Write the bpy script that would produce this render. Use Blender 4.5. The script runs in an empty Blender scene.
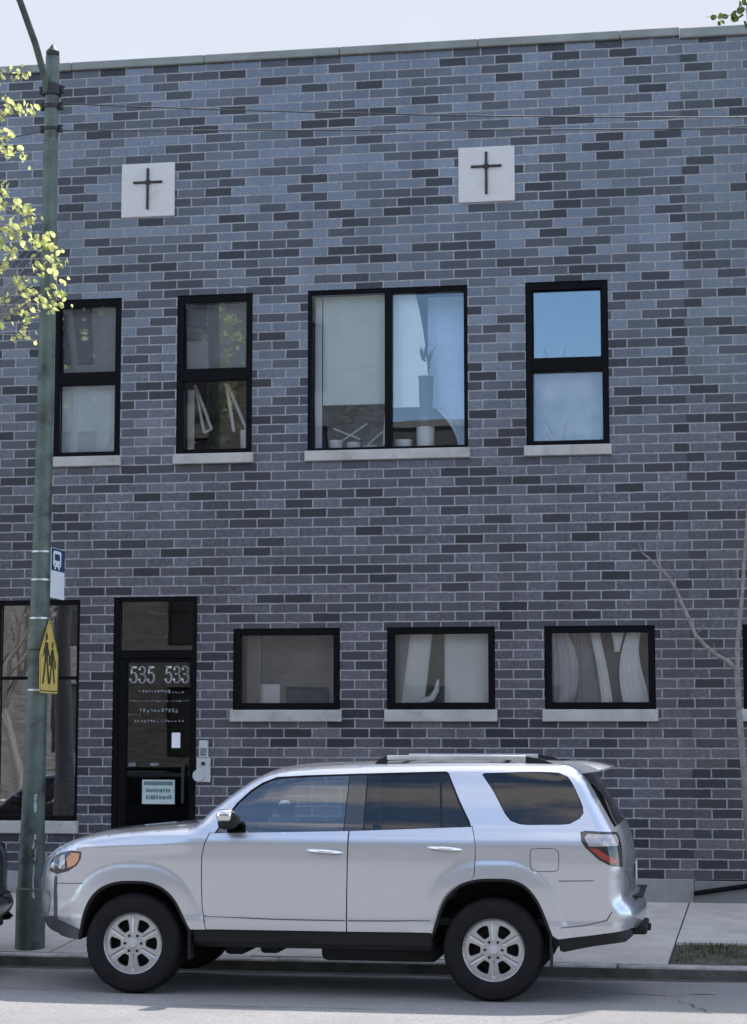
import bpy, bmesh, math, random
import numpy as np
from mathutils import Vector, Matrix
from mathutils.geometry import delaunay_2d_cdt

random.seed(7)
rng = np.random.default_rng(7)
SC = bpy.context.scene
COL = SC.collection
R = math.radians

# ------------------------------------------------------------------ materials
def nodes_of(m):
    m.use_nodes = True
    nt = m.node_tree
    nt.nodes.clear()
    out = nt.nodes.new('ShaderNodeOutputMaterial')
    return nt, out

def M(name, col, rough=.6, metal=0., var=.15, scale=6., bump=0., bscale=None, coat=0., spec=.5, obj_co=True, dirt=None):
    m = bpy.data.materials.new(name)
    nt, out = nodes_of(m)
    N, L = nt.nodes.new, nt.links.new
    p = N('ShaderNodeBsdfPrincipled')
    p.inputs['Roughness'].default_value = rough
    p.inputs['Metallic'].default_value = metal
    p.inputs['Coat Weight'].default_value = coat
    p.inputs['Coat Roughness'].default_value = .04
    p.inputs['Specular IOR Level'].default_value = spec
    L(p.outputs[0], out.inputs[0])
    tc = N('ShaderNodeTexCoord')
    no = N('ShaderNodeTexNoise')
    no.inputs['Scale'].default_value = scale
    no.inputs['Detail'].default_value = 6
    L(tc.outputs['Object'], no.inputs['Vector'])
    cr = N('ShaderNodeValToRGB')
    cr.color_ramp.elements[0].position = .3
    cr.color_ramp.elements[1].position = .7
    lo = [c * (1 - var) for c in col]; hi = [min(1, c * (1 + var)) for c in col]
    cr.color_ramp.elements[0].color = (*lo, 1)
    cr.color_ramp.elements[1].color = (*hi, 1)
    L(no.outputs[0], cr.inputs[0])
    src = cr.outputs[0]
    if dirt:
        n2 = N('ShaderNodeTexNoise'); n2.inputs['Scale'].default_value = dirt[0]; n2.inputs['Detail'].default_value = 8
        n2.inputs['Roughness'].default_value = .65
        L(tc.outputs['Object'], n2.inputs['Vector'])
        r2 = N('ShaderNodeValToRGB')
        r2.color_ramp.elements[0].position = dirt[1]; r2.color_ramp.elements[1].position = dirt[2]
        L(n2.outputs[0], r2.inputs[0])
        mx = N('ShaderNodeMix'); mx.data_type = 'RGBA'
        L(r2.outputs[0], mx.inputs[0]); L(src, mx.inputs[6]); mx.inputs[7].default_value = (*dirt[3], 1)
        src = mx.outputs[2]
    L(src, p.inputs['Base Color'])
    if bump:
        nb = N('ShaderNodeTexNoise'); nb.inputs['Scale'].default_value = bscale or scale * 6; nb.inputs['Detail'].default_value = 5
        L(tc.outputs['Object'], nb.inputs['Vector'])
        b = N('ShaderNodeBump'); b.inputs['Strength'].default_value = bump; b.inputs['Distance'].default_value = .01
        L(nb.outputs[0], b.inputs['Height']); L(b.outputs[0], p.inputs['Normal'])
    return m

def M_glass(name, tint=(1, 1, 1), base=.04, boost=1.6, dark=0., rough=0., mirror=(.95, .97, 1)):
    """pane: transparent + mirror by Fresnel (two faces of glass); dark = tint absorption"""
    m = bpy.data.materials.new(name)
    nt, out = nodes_of(m)
    N, L = nt.nodes.new, nt.links.new
    t = N('ShaderNodeBsdfTransparent'); t.inputs[0].default_value = (*[c * (1 - dark) for c in tint], 1)
    g = N('ShaderNodeBsdfGlossy'); g.inputs['Roughness'].default_value = rough
    g.inputs['Color'].default_value = (*mirror, 1)
    f = N('ShaderNodeFresnel'); f.inputs['IOR'].default_value = 1.5
    ma = N('ShaderNodeMath'); ma.operation = 'MULTIPLY_ADD'; ma.use_clamp = True
    ma.inputs[1].default_value = boost; ma.inputs[2].default_value = base
    L(f.outputs[0], ma.inputs[0])
    # faint waviness of real panes
    tc = N('ShaderNodeTexCoord'); no = N('ShaderNodeTexNoise'); no.inputs['Scale'].default_value = 1.6
    L(tc.outputs['Object'], no.inputs['Vector'])
    b = N('ShaderNodeBump'); b.inputs['Strength'].default_value = .05; b.inputs['Distance'].default_value = .006
    L(no.outputs[0], b.inputs['Height']); L(b.outputs[0], g.inputs['Normal'])
    mx = N('ShaderNodeMixShader')
    L(ma.outputs[0], mx.inputs[0]); L(t.outputs[0], mx.inputs[1]); L(g.outputs[0], mx.inputs[2])
    L(mx.outputs[0], out.inputs[0])
    return m

def M_brick(name, stops, mortar, z0=.29, w=.305, h=.1016, ms=.0085, rough=.5, xoff=0., bump=.35, spec=.5, glaze=0.):
    m = bpy.data.materials.new(name)
    nt, out = nodes_of(m)
    N, L = nt.nodes.new, nt.links.new
    p = N('ShaderNodeBsdfPrincipled'); L(p.outputs[0], out.inputs[0])
    tc = N('ShaderNodeTexCoord'); sx = N('ShaderNodeSeparateXYZ'); L(tc.outputs['Object'], sx.inputs[0])
    # jambs (faces across the wall) read the brick along their depth
    cmb = N('ShaderNodeCombineXYZ')
    ad = N('ShaderNodeMath'); ad.operation = 'ADD'; L(sx.outputs[0], ad.inputs[0]); L(sx.outputs[1], ad.inputs[1])
    ax = N('ShaderNodeMath'); ax.operation = 'ADD'; ax.inputs[1].default_value = xoff + 100 * w; L(ad.outputs[0], ax.inputs[0])
    az = N('ShaderNodeMath'); az.operation = 'ADD'; az.inputs[1].default_value = -z0 + 100 * h; L(sx.outputs[2], az.inputs[0])
    L(ax.outputs[0], cmb.inputs[0]); L(az.outputs[0], cmb.inputs[1])
    # slight wander of the joints
    nw = N('ShaderNodeTexNoise'); nw.inputs['Scale'].default_value = 9
    L(cmb.outputs[0], nw.inputs['Vector'])
    vm = N('ShaderNodeVectorMath'); vm.operation = 'MULTIPLY_ADD'
    vm.inputs[1].default_value = (.013, .011, 0); L(nw.outputs['Color'], vm.inputs[0]); L(cmb.outputs[0], vm.inputs[2])
    br = N('ShaderNodeTexBrick')
    br.inputs['Scale'].default_value = 1; br.inputs['Mortar Size'].default_value = ms
    br.inputs['Mortar Smooth'].default_value = .35
    br.inputs['Brick Width'].default_value = w; br.inputs['Row Height'].default_value = h
    br.inputs['Color1'].default_value = (0, 0, 0, 1); br.inputs['Color2'].default_value = (1, 1, 1, 1)
    br.inputs['Mortar'].default_value = (.5, .5, .5, 1); br.inputs['Bias'].default_value = 0
    br.offset = .5
    L(vm.outputs[0], br.inputs['Vector'])
    cr = N('ShaderNodeValToRGB')
    e = cr.color_ramp.elements
    while len(e) < len(stops): e.new(.5)
    for k, (pos, c) in enumerate(stops): e[k].position = pos; e[k].color = (*c, 1)
    L(br.outputs['Color'], cr.inputs[0])
    # blotches in the glaze and over the wall
    n1 = N('ShaderNodeTexNoise'); n1.inputs['Scale'].default_value = 22; n1.inputs['Detail'].default_value = 6
    L(tc.outputs['Object'], n1.inputs['Vector'])
    n2 = N('ShaderNodeTexNoise'); n2.inputs['Scale'].default_value = .55; n2.inputs['Detail'].default_value = 5
    L(tc.outputs['Object'], n2.inputs['Vector'])
    s = N('ShaderNodeMath'); s.operation = 'MULTIPLY_ADD'; s.inputs[1].default_value = 1.1; s.inputs[2].default_value = .45; L(n1.outputs[0], s.inputs[0])
    s2 = N('ShaderNodeMath'); s2.operation = 'MULTIPLY_ADD'; s2.inputs[1].default_value = .5; s2.inputs[2].default_value = .75; L(n2.outputs[0], s2.inputs[0])
    # rain streaks down the face
    mp_ = N('ShaderNodeMapping'); mp_.inputs['Scale'].default_value = (3.2, 3.2, .22); L(tc.outputs['Object'], mp_.inputs['Vector'])
    n3 = N('ShaderNodeTexNoise'); n3.inputs['Scale'].default_value = 1.; n3.inputs['Detail'].default_value = 7; n3.inputs['Roughness'].default_value = .62
    L(mp_.outputs[0], n3.inputs['Vector'])
    s4 = N('ShaderNodeMath'); s4.operation = 'MULTIPLY_ADD'; s4.inputs[1].default_value = .9; s4.inputs[2].default_value = .55; L(n3.outputs[0], s4.inputs[0])
    s5 = N('ShaderNodeMath'); s5.operation = 'MULTIPLY'; L(s2.outputs[0], s5.inputs[0]); L(s4.outputs[0], s5.inputs[1])
    s3 = N('ShaderNodeMath'); s3.operation = 'MULTIPLY'; L(s.outputs[0], s3.inputs[0]); L(s5.outputs[0], s3.inputs[1])
    mxm = N('ShaderNodeMix'); mxm.data_type = 'RGBA'
    L(br.outputs['Fac'], mxm.inputs[0]); L(cr.outputs[0], mxm.inputs[6]); mxm.inputs[7].default_value = (*mortar, 1)
    hs = N('ShaderNodeVectorMath'); hs.operation = 'SCALE'; L(mxm.outputs[2], hs.inputs[0]); L(s3.outputs[0], hs.inputs['Scale'])
    L(hs.outputs[0], p.inputs['Base Color'])
    # smooth fired faces on most bricks, the dark ones matt, the mortar rough
    rr = N('ShaderNodeValToRGB'); re_ = rr.color_ramp.elements
    re_[0].position = .08; re_[0].color = (.55,) * 3 + (1,); re_[1].position = .75; re_[1].color = (rough,) * 3 + (1,)
    L(br.outputs['Color'], rr.inputs[0])
    rv_ = N('ShaderNodeMath'); rv_.operation = 'MULTIPLY_ADD'; rv_.inputs[1].default_value = .3; rv_.use_clamp = True; L(n1.outputs[0], rv_.inputs[0]); ro_ = N('ShaderNodeMath'); ro_.operation = 'ADD'; ro_.inputs[1].default_value = -.15; L(rr.outputs[0], ro_.inputs[0]); L(ro_.outputs[0], rv_.inputs[2])
    rm = N('ShaderNodeMix'); rm.data_type = 'FLOAT'; rm.inputs[3].default_value = .95
    L(br.outputs['Fac'], rm.inputs[0]); L(rv_.outputs[0], rm.inputs[2]); L(rm.outputs[0], p.inputs['Roughness'])
    sq = N('ShaderNodeMapRange'); sq.inputs[1].default_value = .5; sq.inputs[2].default_value = .28; sq.inputs[3].default_value = .5; sq.inputs[4].default_value = spec
    L(rm.outputs[0], sq.inputs[0]); L(sq.outputs[0], p.inputs['Specular IOR Level'])
    # thin glaze on the fired faces, none on the joints or the matt dark bricks
    cw = N('ShaderNodeMapRange'); cw.inputs[1].default_value = .75; cw.inputs[2].default_value = .2; cw.inputs[3].default_value = 0; cw.inputs[4].default_value = glaze
    L(rm.outputs[0], cw.inputs[0]); L(cw.outputs[0], p.inputs['Coat Weight']); p.inputs['Coat Roughness'].default_value = .22
    b = N('ShaderNodeBump'); b.inputs['Strength'].default_value = bump; b.inputs['Distance'].default_value = .006
    hm = N('ShaderNodeMath'); hm.operation = 'SUBTRACT'; L(n1.outputs[0], hm.inputs[0]); L(br.outputs['Fac'], hm.inputs[1])
    L(hm.outputs[0], b.inputs['Height']); L(b.outputs[0], p.inputs['Normal'])
    return m

def M_leaf(name, col):
    m = bpy.data.materials.new(name)
    nt, out = nodes_of(m)
    N, L = nt.nodes.new, nt.links.new
    oi = N('ShaderNodeTexCoord'); no = N('ShaderNodeTexNoise'); no.inputs['Scale'].default_value = 9
    L(oi.outputs['Object'], no.inputs['Vector'])
    cr = N('ShaderNodeValToRGB'); e = cr.color_ramp.elements
    e[0].position = .35; e[1].position = .65
    e[0].color = (*[c * .6 for c in col], 1); e[1].color = (*[min(1, c * 1.5) for c in col], 1)
    L(no.outputs[0], cr.inputs[0])
    d = N('ShaderNodeBsdfDiffuse'); t = N('ShaderNodeBsdfTranslucent')
    L(cr.outputs[0], d.inputs[0]); L(cr.outputs[0], t.inputs[0])
    mx = N('ShaderNodeMixShader'); mx.inputs[0].default_value = .6
    L(d.outputs[0], mx.inputs[1]); L(t.outputs[0], mx.inputs[2]); L(mx.outputs[0], out.inputs[0])
    return m

BRICK_STOPS = [(0, (.009, .010, .014)), (.10, (.015, .016, .023)), (.30, (.033, .033, .044)), (.65, (.052, .051, .066)), (1, (.094, .093, .115))]
BRICK_STOPS_B = [(0, (.012, .013, .017)), (.14, (.021, .022, .028)), (.6, (.048, .049, .058)), (1, (.086, .087, .101))]
MT = dict(
    brick=M_brick('blue_grey_brick', BRICK_STOPS, (.265, .258, .272), rough=.23, spec=.95, glaze=.3),
    brick_b=M_brick('grey_brick_extension', BRICK_STOPS_B, (.25, .247, .255), rough=.24, spec=.9, glaze=.3, xoff=.13),
    tan_brick=M_brick('tan_brick', [(0, (.100, .094, .090)), (.5, (.14, .134, .130)), (1, (.19, .184, .178))], (.215, .212, .208), w=.21, h=.075, rough=.8),
    stone=M('limestone_sill', (.40, .385, .36), .8, var=.12, scale=5, bump=.2, dirt=(3.5, .5, .75, (.24, .23, .22))),
    plaque=M('pale_stone_plaque', (.52, .50, .49), .7, var=.06, scale=4, bump=.1, dirt=(4, .55, .8, (.38, .36, .34))),
    bronze=M('dark_bronze', (.03, .024, .02), .5, metal=.4),
    coping=M('grey_coping', (.20, .215, .205), .75, var=.15, scale=2.5, dirt=(3, .45, .7, (.14, .15, .14))),
    concrete=M('concrete_base', (.24, .235, .23), .85, var=.15, scale=3, bump=.3, dirt=(2.2, .45, .72, (.15, .147, .145))),
    black=M('black_window_frame', (.004, .004, .0055), .6, var=.2, spec=.08),
    room=M('grey_room_plaster', (.22, .22, .22), .9, var=.05),
    room_floor=M('room_floor', (.12, .10, .09), .8),
    roof=M('roof_felt', (.08, .08, .08), .9),
    white_metal=M('white_enamel', (.72, .73, .76), .4, var=.04),
    grey_plastic=M('grey_plastic', (.45, .45, .46), .5, var=.06),
    blue_print=M('blue_print', (.012, .035, .11), .45),
    black_print=M('black_print', (.012, .012, .013), .5),
    worn_print=M('worn_black_print', (.05, .042, .02), .6, var=.5, scale=18),
    scuff=M('pale_scuffed_paint', (.33, .35, .34), .7, var=.35, scale=40),
    notice_print=M('green_print', (.08, .16, .17), .6),
    white_vinyl=M('white_vinyl', (.52, .53, .54), .6, var=.25, scale=30),
    faint_vinyl=M('faded_vinyl', (.17, .18, .19), .7, var=.5, scale=25),
    yellow=M('yellow_sign_paint', (.64, .47, .11), .45, var=.12, scale=5),
    alu=M('brushed_aluminium', (.5, .5, .5), .4, metal=.9),
    pole=M('green_pole_paint', (.072, .096, .080), .45, var=.25, scale=7, bump=.12, dirt=(6, .5, .68, (.016, .024, .022))),
    dark_iron=M('dark_iron', (.02, .022, .022), .55, metal=.3),
    asphalt=M('asphalt', (.25, .243, .236), .9, var=.3, scale=42, bump=.5, bscale=160, dirt=(.9, .42, .8, (.19, .185, .18))),
    paving=M('paving_concrete', (.46, .435, .395), .88, var=.12, scale=4, bump=.25, bscale=60, dirt=(1.3, .45, .75, (.34, .32, .29))),
    kerb=M('kerb_concrete', (.42, .41, .39), .88, var=.15, scale=6, bump=.3, dirt=(4, .45, .7, (.17, .165, .16))),
    joint=M('joint_dirt', (.05, .048, .042), .95),
    earth=M('bare_earth', (.085, .078, .06), .95, var=.35, scale=9, bump=.8, dirt=(5, .45, .65, (.05, .06, .03))),
    grassblade=M_leaf('grass_blade', (.07, .10, .035)),
    ground=M('distant_ground', (.12, .115, .10), .95),
    bark=M('grey_bark', (.20, .185, .175), .9, var=.3, scale=20, bump=.5),
    leaf=M_leaf('spring_leaf', (.62, .64, .27)),
    leaf_dark=M_leaf('dark_leaf', (.06, .09, .03)),
    wire=M('wire_black', (.05, .05, .055), .6),
    paint=M('silver_car_paint', (.54, .565, .61), .30, metal=.82, var=.012, scale=1.5, coat=.9),
    dark_paint=M('dark_car_paint', (.025, .026, .033), .3, metal=.3, var=.05, coat=1),
    trim=M('black_car_plastic', (.011, .011, .012), .6, var=.15, scale=20, spec=.3),
    grey_trim=M('grey_car_plastic', (.06, .062, .065), .5, var=.1, scale=20),
    rubber=M('tyre_rubber', (.011, .010, .012), .8, var=.2, scale=14, bump=.2, spec=.2),
    rim=M('alloy_rim', (.46, .457, .455), .36, metal=.75, var=.1, scale=25),
    disc=M('brake_iron', (.012, .012, .012), .75, metal=.2, spec=.2),
    chrome=M('satin_chrome', (.7, .7, .72), .18, metal=1, var=.02),
    amber=M('amber_lens', (.60, .30, .18), .2, var=.1, coat=1),
    red=M('red_lens', (.30, .035, .04), .15, var=.1, coat=1),
    clear=M('clear_lens', (.34, .33, .34), .12, metal=.3, var=.1, scale=30, coat=1),
    smoke=M('smoked_lens', (.02, .018, .02), .12, coat=1),
    seat=M('seat_cloth', (.045, .045, .05), .9),
    under=M('underbody', (.012, .012, .012), .85),
    pane=M_glass('window_glass', base=.05, boost=1.6, mirror=(.70, .86, 1.0)),
    pane_clear=M_glass('clear_window_glass', base=.012, boost=1.2, mirror=(.80, .90, 1.0)),
    pane_low=M_glass('lower_window_glass', base=.01, boost=1.3, dark=.02),
    car_glass=M_glass('car_glass', tint=(.80, .88, .84), base=.06, boost=2.0, dark=.25),
    tint_glass=M_glass('tinted_car_glass', tint=(.8, .82, .9), base=.015, boost=.9, dark=.80),
    cloth=M('white_cloth', (.80, .80, .78), .9, var=.06),
    pale_cloth=M('pale_green_blind', (.78, .84, .78), .9, var=.04, scale=2),
    blue_cloth=M('pale_blue_cloth', (.60, .76, .94), .9, var=.05),
    grey_cloth=M('grey_blind', (.26, .255, .26), .9, var=.08),
    ceramic=M('white_ceramic', (.8, .8, .78), .3, var=.03),
    green_pot=M('dark_green_vase', (.012, .02, .018), .5),
    plant=M_leaf('house_plant_leaf', (.02, .035, .02)),
    wood=M('brown_wood', (.12, .075, .05), .6, var=.2),
)

# ------------------------------------------------------------------ mesh helpers
def obj(name, bm, mat, parent=None, smooth=None, loc=None):
    me = bpy.data.meshes.new(name)
    bmesh.ops.recalc_face_normals(bm, faces=bm.faces) if smooth != 'keep' else None
    bm.to_mesh(me); bm.free()
    mats = mat if isinstance(mat, (list, tuple)) else [mat]
    for k in mats: me.materials.append(k)
    if smooth:
        for p in me.polygons: p.use_smooth = True
        me.set_sharp_from_angle(angle=R(smooth if not isinstance(smooth, str) else 40))
    o = bpy.data.objects.new(name, me)
    COL.objects.link(o)
    if parent is not None: o.parent = parent
    if loc is not None: o.location = loc
    return o

def tag(o, label=None, cat=None, group=None, kind=None):
    if label: o['label'] = label
    if cat: o['category'] = cat
    if group: o['group'] = group
    if kind: o['kind'] = kind
    return o

def thing(name, label, cat, loc=(0, 0, 0), rotz=0, group=None):
    o = bpy.data.objects.new(name, None)
    o.empty_display_size = .2
    COL.objects.link(o)
    o.location = loc; o.rotation_euler = (0, 0, rotz)
    return tag(o, label, cat, group)

def empty(name, parent, loc=(0, 0, 0)):
    o = bpy.data.objects.new(name, None); COL.objects.link(o); o.parent = parent; o.location = loc
    return o

def bx(bm, x0, x1, y0, y1, z0, z1, bev=0, seg=1, mi=0):
    vs = [bm.verts.new(c) for c in ((x0, y0, z0), (x1, y0, z0), (x1, y1, z0), (x0, y1, z0), (x0, y0, z1), (x1, y0, z1), (x1, y1, z1), (x0, y1, z1))]
    fs = [bm.faces.new([vs[i] for i in f]) for f in ((0, 3, 2, 1), (4, 5, 6, 7), (0, 1, 5, 4), (1, 2, 6, 5), (2, 3, 7, 6), (3, 0, 4, 7))]
    for f in fs: f.material_index = mi
    if bev:
        es = list({e for f in fs for e in f.edges})
        bmesh.ops.bevel(bm, geom=es, offset=bev, segments=seg, affect='EDGES', profile=.5)
    return bm

def newbox(*a, **k):
    return bx(bmesh.new(), *a, **k)

def quad(bm, a, b, c, d, mi=0):
    f = bm.faces.new([bm.verts.new(p) for p in (a, b, c, d)]); f.material_index = mi
    return f

def tube(bm, pts, radii, n=8, cap=True):
    pts = [Vector(p) for p in pts]
    if not isinstance(radii, (list, tuple)): radii = [radii] * len(pts)
    rings = []
    ref = Vector((0.123, .31, .94)).normalized()
    for i, p in enumerate(pts):
        d = (pts[min(i + 1, len(pts) - 1)] - pts[max(i - 1, 0)]).normalized()
        u = d.cross(ref)
        if u.length < .05: u = d.cross(Vector((1, 0, 0)))
        u.normalize(); v = d.cross(u)
        rings.append([bm.verts.new(p + (u * math.cos(2 * math.pi * k / n) + v * math.sin(2 * math.pi * k / n)) * radii[i]) for k in range(n)])
    for a, b in zip(rings, rings[1:]):
        for k in range(n): bm.faces.new((a[k], a[(k + 1) % n], b[(k + 1) % n], b[k]))
    if cap:
        bm.faces.new(rings[0][::-1]); bm.faces.new(rings[-1])
    return bm

def lathe(bm, prof, n=24, axis='z', c=(0, 0, 0)):
    rings = []
    for r, h in prof:
        ring = []
        for k in range(n):
            a = 2 * math.pi * k / n
            if axis == 'z': p = (c[0] + r * math.cos(a), c[1] + r * math.sin(a), c[2] + h)
            else: p = (c[0] + r * math.cos(a), c[1] + h, c[2] + r * math.sin(a))
            ring.append(bm.verts.new(p))
        rings.append(ring)
    for a, b in zip(rings, rings[1:]):
        for k in range(n): bm.faces.new((a[k], a[(k + 1) % n], b[(k + 1) % n], b[k]))
    return bm

def prism(bm, poly, to3, thick):
    """extrude a 2-D polygon: to3(u, v, w) maps to space"""
    a = [bm.verts.new(to3(u, v, 0)) for u, v in poly]
    b = [bm.verts.new(to3(u, v, thick)) for u, v in poly]
    n = len(poly)
    bm.faces.new(a); bm.faces.new(b[::-1])
    for k in range(n): bm.faces.new((a[k], b[k], b[(k + 1) % n], a[(k + 1) % n]))
    return bm

# ------------------------------------------------------------------ ground, road, pavement
def zroad(y):
    return -.29 + .027 * min(-3.45 - y, 9.6) - .027 * max(0, (-13.05 - y))
bm = bmesh.new()
bmesh.ops.create_grid(bm, x_segments=20, y_segments=20, size=1500)
for v in bm.verts: v.co.z = -.62
tag(obj('ground', bm, MT['ground']), kind='structure')

bm = bmesh.new()
ys = [-3.45 - .4 * k for k in range(0, 49)]
xs = [-60 + 5 * k for k in range(25)]
vs = [[bm.verts.new((x, y, zroad(y))) for x in xs] for y in ys]
for a, b in zip(vs, vs[1:]):
    for k in range(len(xs) - 1): bm.faces.new((a[k], a[k + 1], b[k + 1], b[k]))
tag(obj('road', bm, MT['asphalt'], smooth=60), kind='structure')

def zwalk(y): return .06 + (y / 3.3) * .245     # y runs from 0 to -3.3
# pavement slabs with real joints between them
bm = bmesh.new()
edges_x = [-30, -20, -12, -9.4, -7.55, -5.75, -3.9, -2.05, -.27, 1.55, 3.4, 5.2, 9, 15, 30]
rows = [(0.1, -1.62), (-1.62, -3.27)]
SKEW = .047
for x0, x1 in zip(edges_x, edges_x[1:]):
    for r, (y0, y1) in enumerate(rows):
        if r == 1 and x0 > -.5: 
            y1 = -2.28
        if r == 1 and x0 < -.3 and x1 > -.3: pass
        g = .008
        dz = random.uniform(-.004, .004)
        q = []
        for (x, y) in ((x0 + g, y0 - g), (x1 - g, y0 - g), (x1 - g, y1 + g), (x0 + g, y1 + g)):
            q.append((x + SKEW * (y + 1), y, zwalk(y) + dz))
        top = [bm.verts.new(p) for p in q]; bot = [bm.verts.new((p[0], p[1], p[2] - .1)) for p in q]
        bm.faces.new(top); bm.faces.new(bot[::-1])
        for k in range(4): bm.faces.new((top[k], bot[k], bot[(k + 1) % 4], top[(k + 1) % 4]))
tag(obj('sidewalk', bm, MT['paving']), kind='structure')
bm = bmesh.new()
quad(bm, (-30, .1, zwalk(.1) - .02), (30, .1, zwalk(.1) - .02), (30, -3.3, zwalk(-3.3) - .02), (-30, -3.3, zwalk(-3.3) - .02))
tag(obj('sidewalk_bed', bm, MT['joint']), kind='structure')
# kerb stones
bm = bmesh.new()
x = -30.3
while x < 30:
    w = 2.95
    z = -.185 + random.uniform(-.004, .004)
    bx(bm, x + .006, x + w - .006, -3.45 + random.uniform(-.006, .004), -3.275, -.6, z, bev=.018, seg=2)
    x += w
tag(obj('kerb', bm, MT['kerb'], smooth=50), kind='structure')
tag(obj('kerb_face', newbox(-30, 30, -3.462, -3.4565, -.6, -.205), M('stained_shaded_kerb_face', (.10, .098, .092), .92, var=.4, scale=5, bump=.4)), kind='structure')  # stained concrete, its dark tone also paints in the shade on the face
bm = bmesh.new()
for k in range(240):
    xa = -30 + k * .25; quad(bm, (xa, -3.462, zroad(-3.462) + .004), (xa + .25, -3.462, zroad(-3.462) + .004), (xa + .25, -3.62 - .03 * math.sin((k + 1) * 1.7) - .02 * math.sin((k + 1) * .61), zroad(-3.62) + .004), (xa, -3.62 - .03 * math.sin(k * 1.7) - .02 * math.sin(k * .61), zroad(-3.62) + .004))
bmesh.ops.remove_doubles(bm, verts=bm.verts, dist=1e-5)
tag(obj('road_gutter', bm, M('shaded_gutter_grit', (.075, .072, .066), .95, var=.5, scale=11, bump=.8)), kind='structure')  # grit strip, coloured darker to include the shade at the kerb foot
# cracks sealed and open in the carriageway
bm = bmesh.new()
def crack(x, y, dx, dy, n, w0):
    prev = None; rnd = random.Random(int(x * 100))
    for k in range(n):
        w_ = w0 * rnd.uniform(.3, 1) * (1 - abs(2 * k / (n - 1) - 1) ** 3)
        cur = [bm.verts.new((x - dy * w_, y + dx * w_, zroad(y) + .004)), bm.verts.new((x + dy * w_, y - dx * w_, zroad(y) + .004))]
        if prev: bm.faces.new((prev[0], prev[1], cur[1], cur[0]))
        prev = cur; x += dx * .08 + rnd.gauss(0, .015); y += dy * .08 + rnd.gauss(0, .012)
crack(-.9, -4.6, .9, -.3, 12, .012); crack(-.3, -5.0, .3, -.9, 14, .008); crack(-6.5, -5.2, .98, -.1, 22, .008); crack(-4.2, -6.2, .97, .05, 30, .009); crack(-.2, -4.62, .9, .1, 5, .02)
tag(obj('road_cracks', bm, MT['joint']), kind='structure')
# planted strip
bm = bmesh.new()
nx, ny = 60, 10
vv = [[None] * (ny + 1) for _ in range(nx + 1)]
for i in range(nx + 1):
    for j in range(ny + 1):
        X = -.25 + i * .06; Y = -2.27 - j * .1
        vv[i][j] = bm.verts.new((X + SKEW * (Y + 1) , Y, zwalk(Y) - .006 + .012 * random.random() - (.015 if j in (0, ny) or i == 0 else 0)))
for i in range(nx):
    for j in range(ny): bm.faces.new((vv[i][j], vv[i + 1][j], vv[i + 1][j + 1], vv[i][j + 1]))
tag(obj('planting_strip', bm, MT['earth'], smooth=80), kind='structure')
bm = bmesh.new()
for k in range(2600):
    X = -.22 + 1.6 * random.random(); Y = -2.32 - .92 * random.random()
    dens = math.sin(X * 7 + 1) * math.cos(Y * 5 + X * 3) + .35
    if random.random() > .35 + .5 * dens: continue
    h = .02 + .035 * random.random(); a = random.random() * 6.28; w = .004
    dx, dy = math.cos(a), math.sin(a); le = random.uniform(-.02, .02)
    X2 = X + SKEW * (Y + 1); z = zwalk(Y) - .006
    vs3 = [bm.verts.new(p) for p in ((X2 - dx * w, Y - dy * w, z), (X2 + dx * w, Y + dy * w, z), (X2 + le, Y + le * .7, z + h))]
    bm.faces.new(vs3)
tag(obj('grass', bm, MT['grassblade'], smooth='keep'), 'sparse short grass in the planting strip by the kerb', 'grass', kind='stuff')
# far pavement, behind the camera
bm = newbox(-60, 60, -30, -22.7, -.6, -.17)
tag(obj('far_sidewalk', bm, MT['paving']), kind='structure')

# ------------------------------------------------------------------ the building
B = thing('brick_building', 'two storey blue grey brick building with black framed windows and two cross plaques', 'building')
DEPTH = 14
def wall_sheet(bm, x0, x1, z0, z1, holes, y=0., dep=.16):
    xs = sorted({x0, x1, *[h[0] for h in holes], *[h[1] for h in holes]})
    zs = sorted({z0, z1, *[h[2] for h in holes], *[h[3] for h in holes]})
    for a, b in zip(xs, xs[1:]):
        for c, d in zip(zs, zs[1:]):
            mx, mz = (a + b) / 2, (c + d) / 2
            if any(h[0] < mx < h[1] and h[2] < mz < h[3] for h in holes): continue
            quad(bm, (a, y, c), (b, y, c), (b, y, d), (a, y, d))
    for h in holes:
        a, b, c, d = h
        for p, q in (((a, c), (a, d)), ((a, d), (b, d)), ((b, d), (b, c)), ((b, c), (a, c))):
            quad(bm, (p[0], y, p[1]), (q[0], y, q[1]), (q[0], y + dep, q[1]), (p[0], y + dep, p[1]))
    bmesh.ops.remove_doubles(bm, verts=bm.verts, dist=1e-5)

U0, U1 = 4.762, 6.512      # upper windows
L0, L1 = 2.005, 2.866      # lower windows
W_UP = [(-7.05, -6.272), (-5.641, -4.797), (-4.186, -2.452), (-1.836, -.965)]
W_LO = [(-4.985, -3.826), (-3.324, -2.183), (-1.668, -.528)]
DOOR = (-6.312, -5.383, .06, 3.215)
STORE = (-9.3, -6.69, .825, 3.195)
XJ = -.172
holesA = [(a, b, U0, U1) for a, b in W_UP] + [(a, b, L0, L1) for a, b in W_LO] + [DOOR, STORE]
holesB = [(.357, 1.5, L0, L1), (.75, 2.3, U0, U1), (3.4, 5.2, U0, U1)]
bm = bmesh.new()
wall_sheet(bm, -16, XJ, .288, 9.115, holesA + [])
# below the foundation line the doorway continues to the step
obj('wall', bm, MT['brick'], B)
bm = bmesh.new(); wall_sheet(bm, XJ, 10, .288, 9.085, holesB, y=-.0015)
obj('wall', bm, MT['brick_b'], B)
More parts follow.
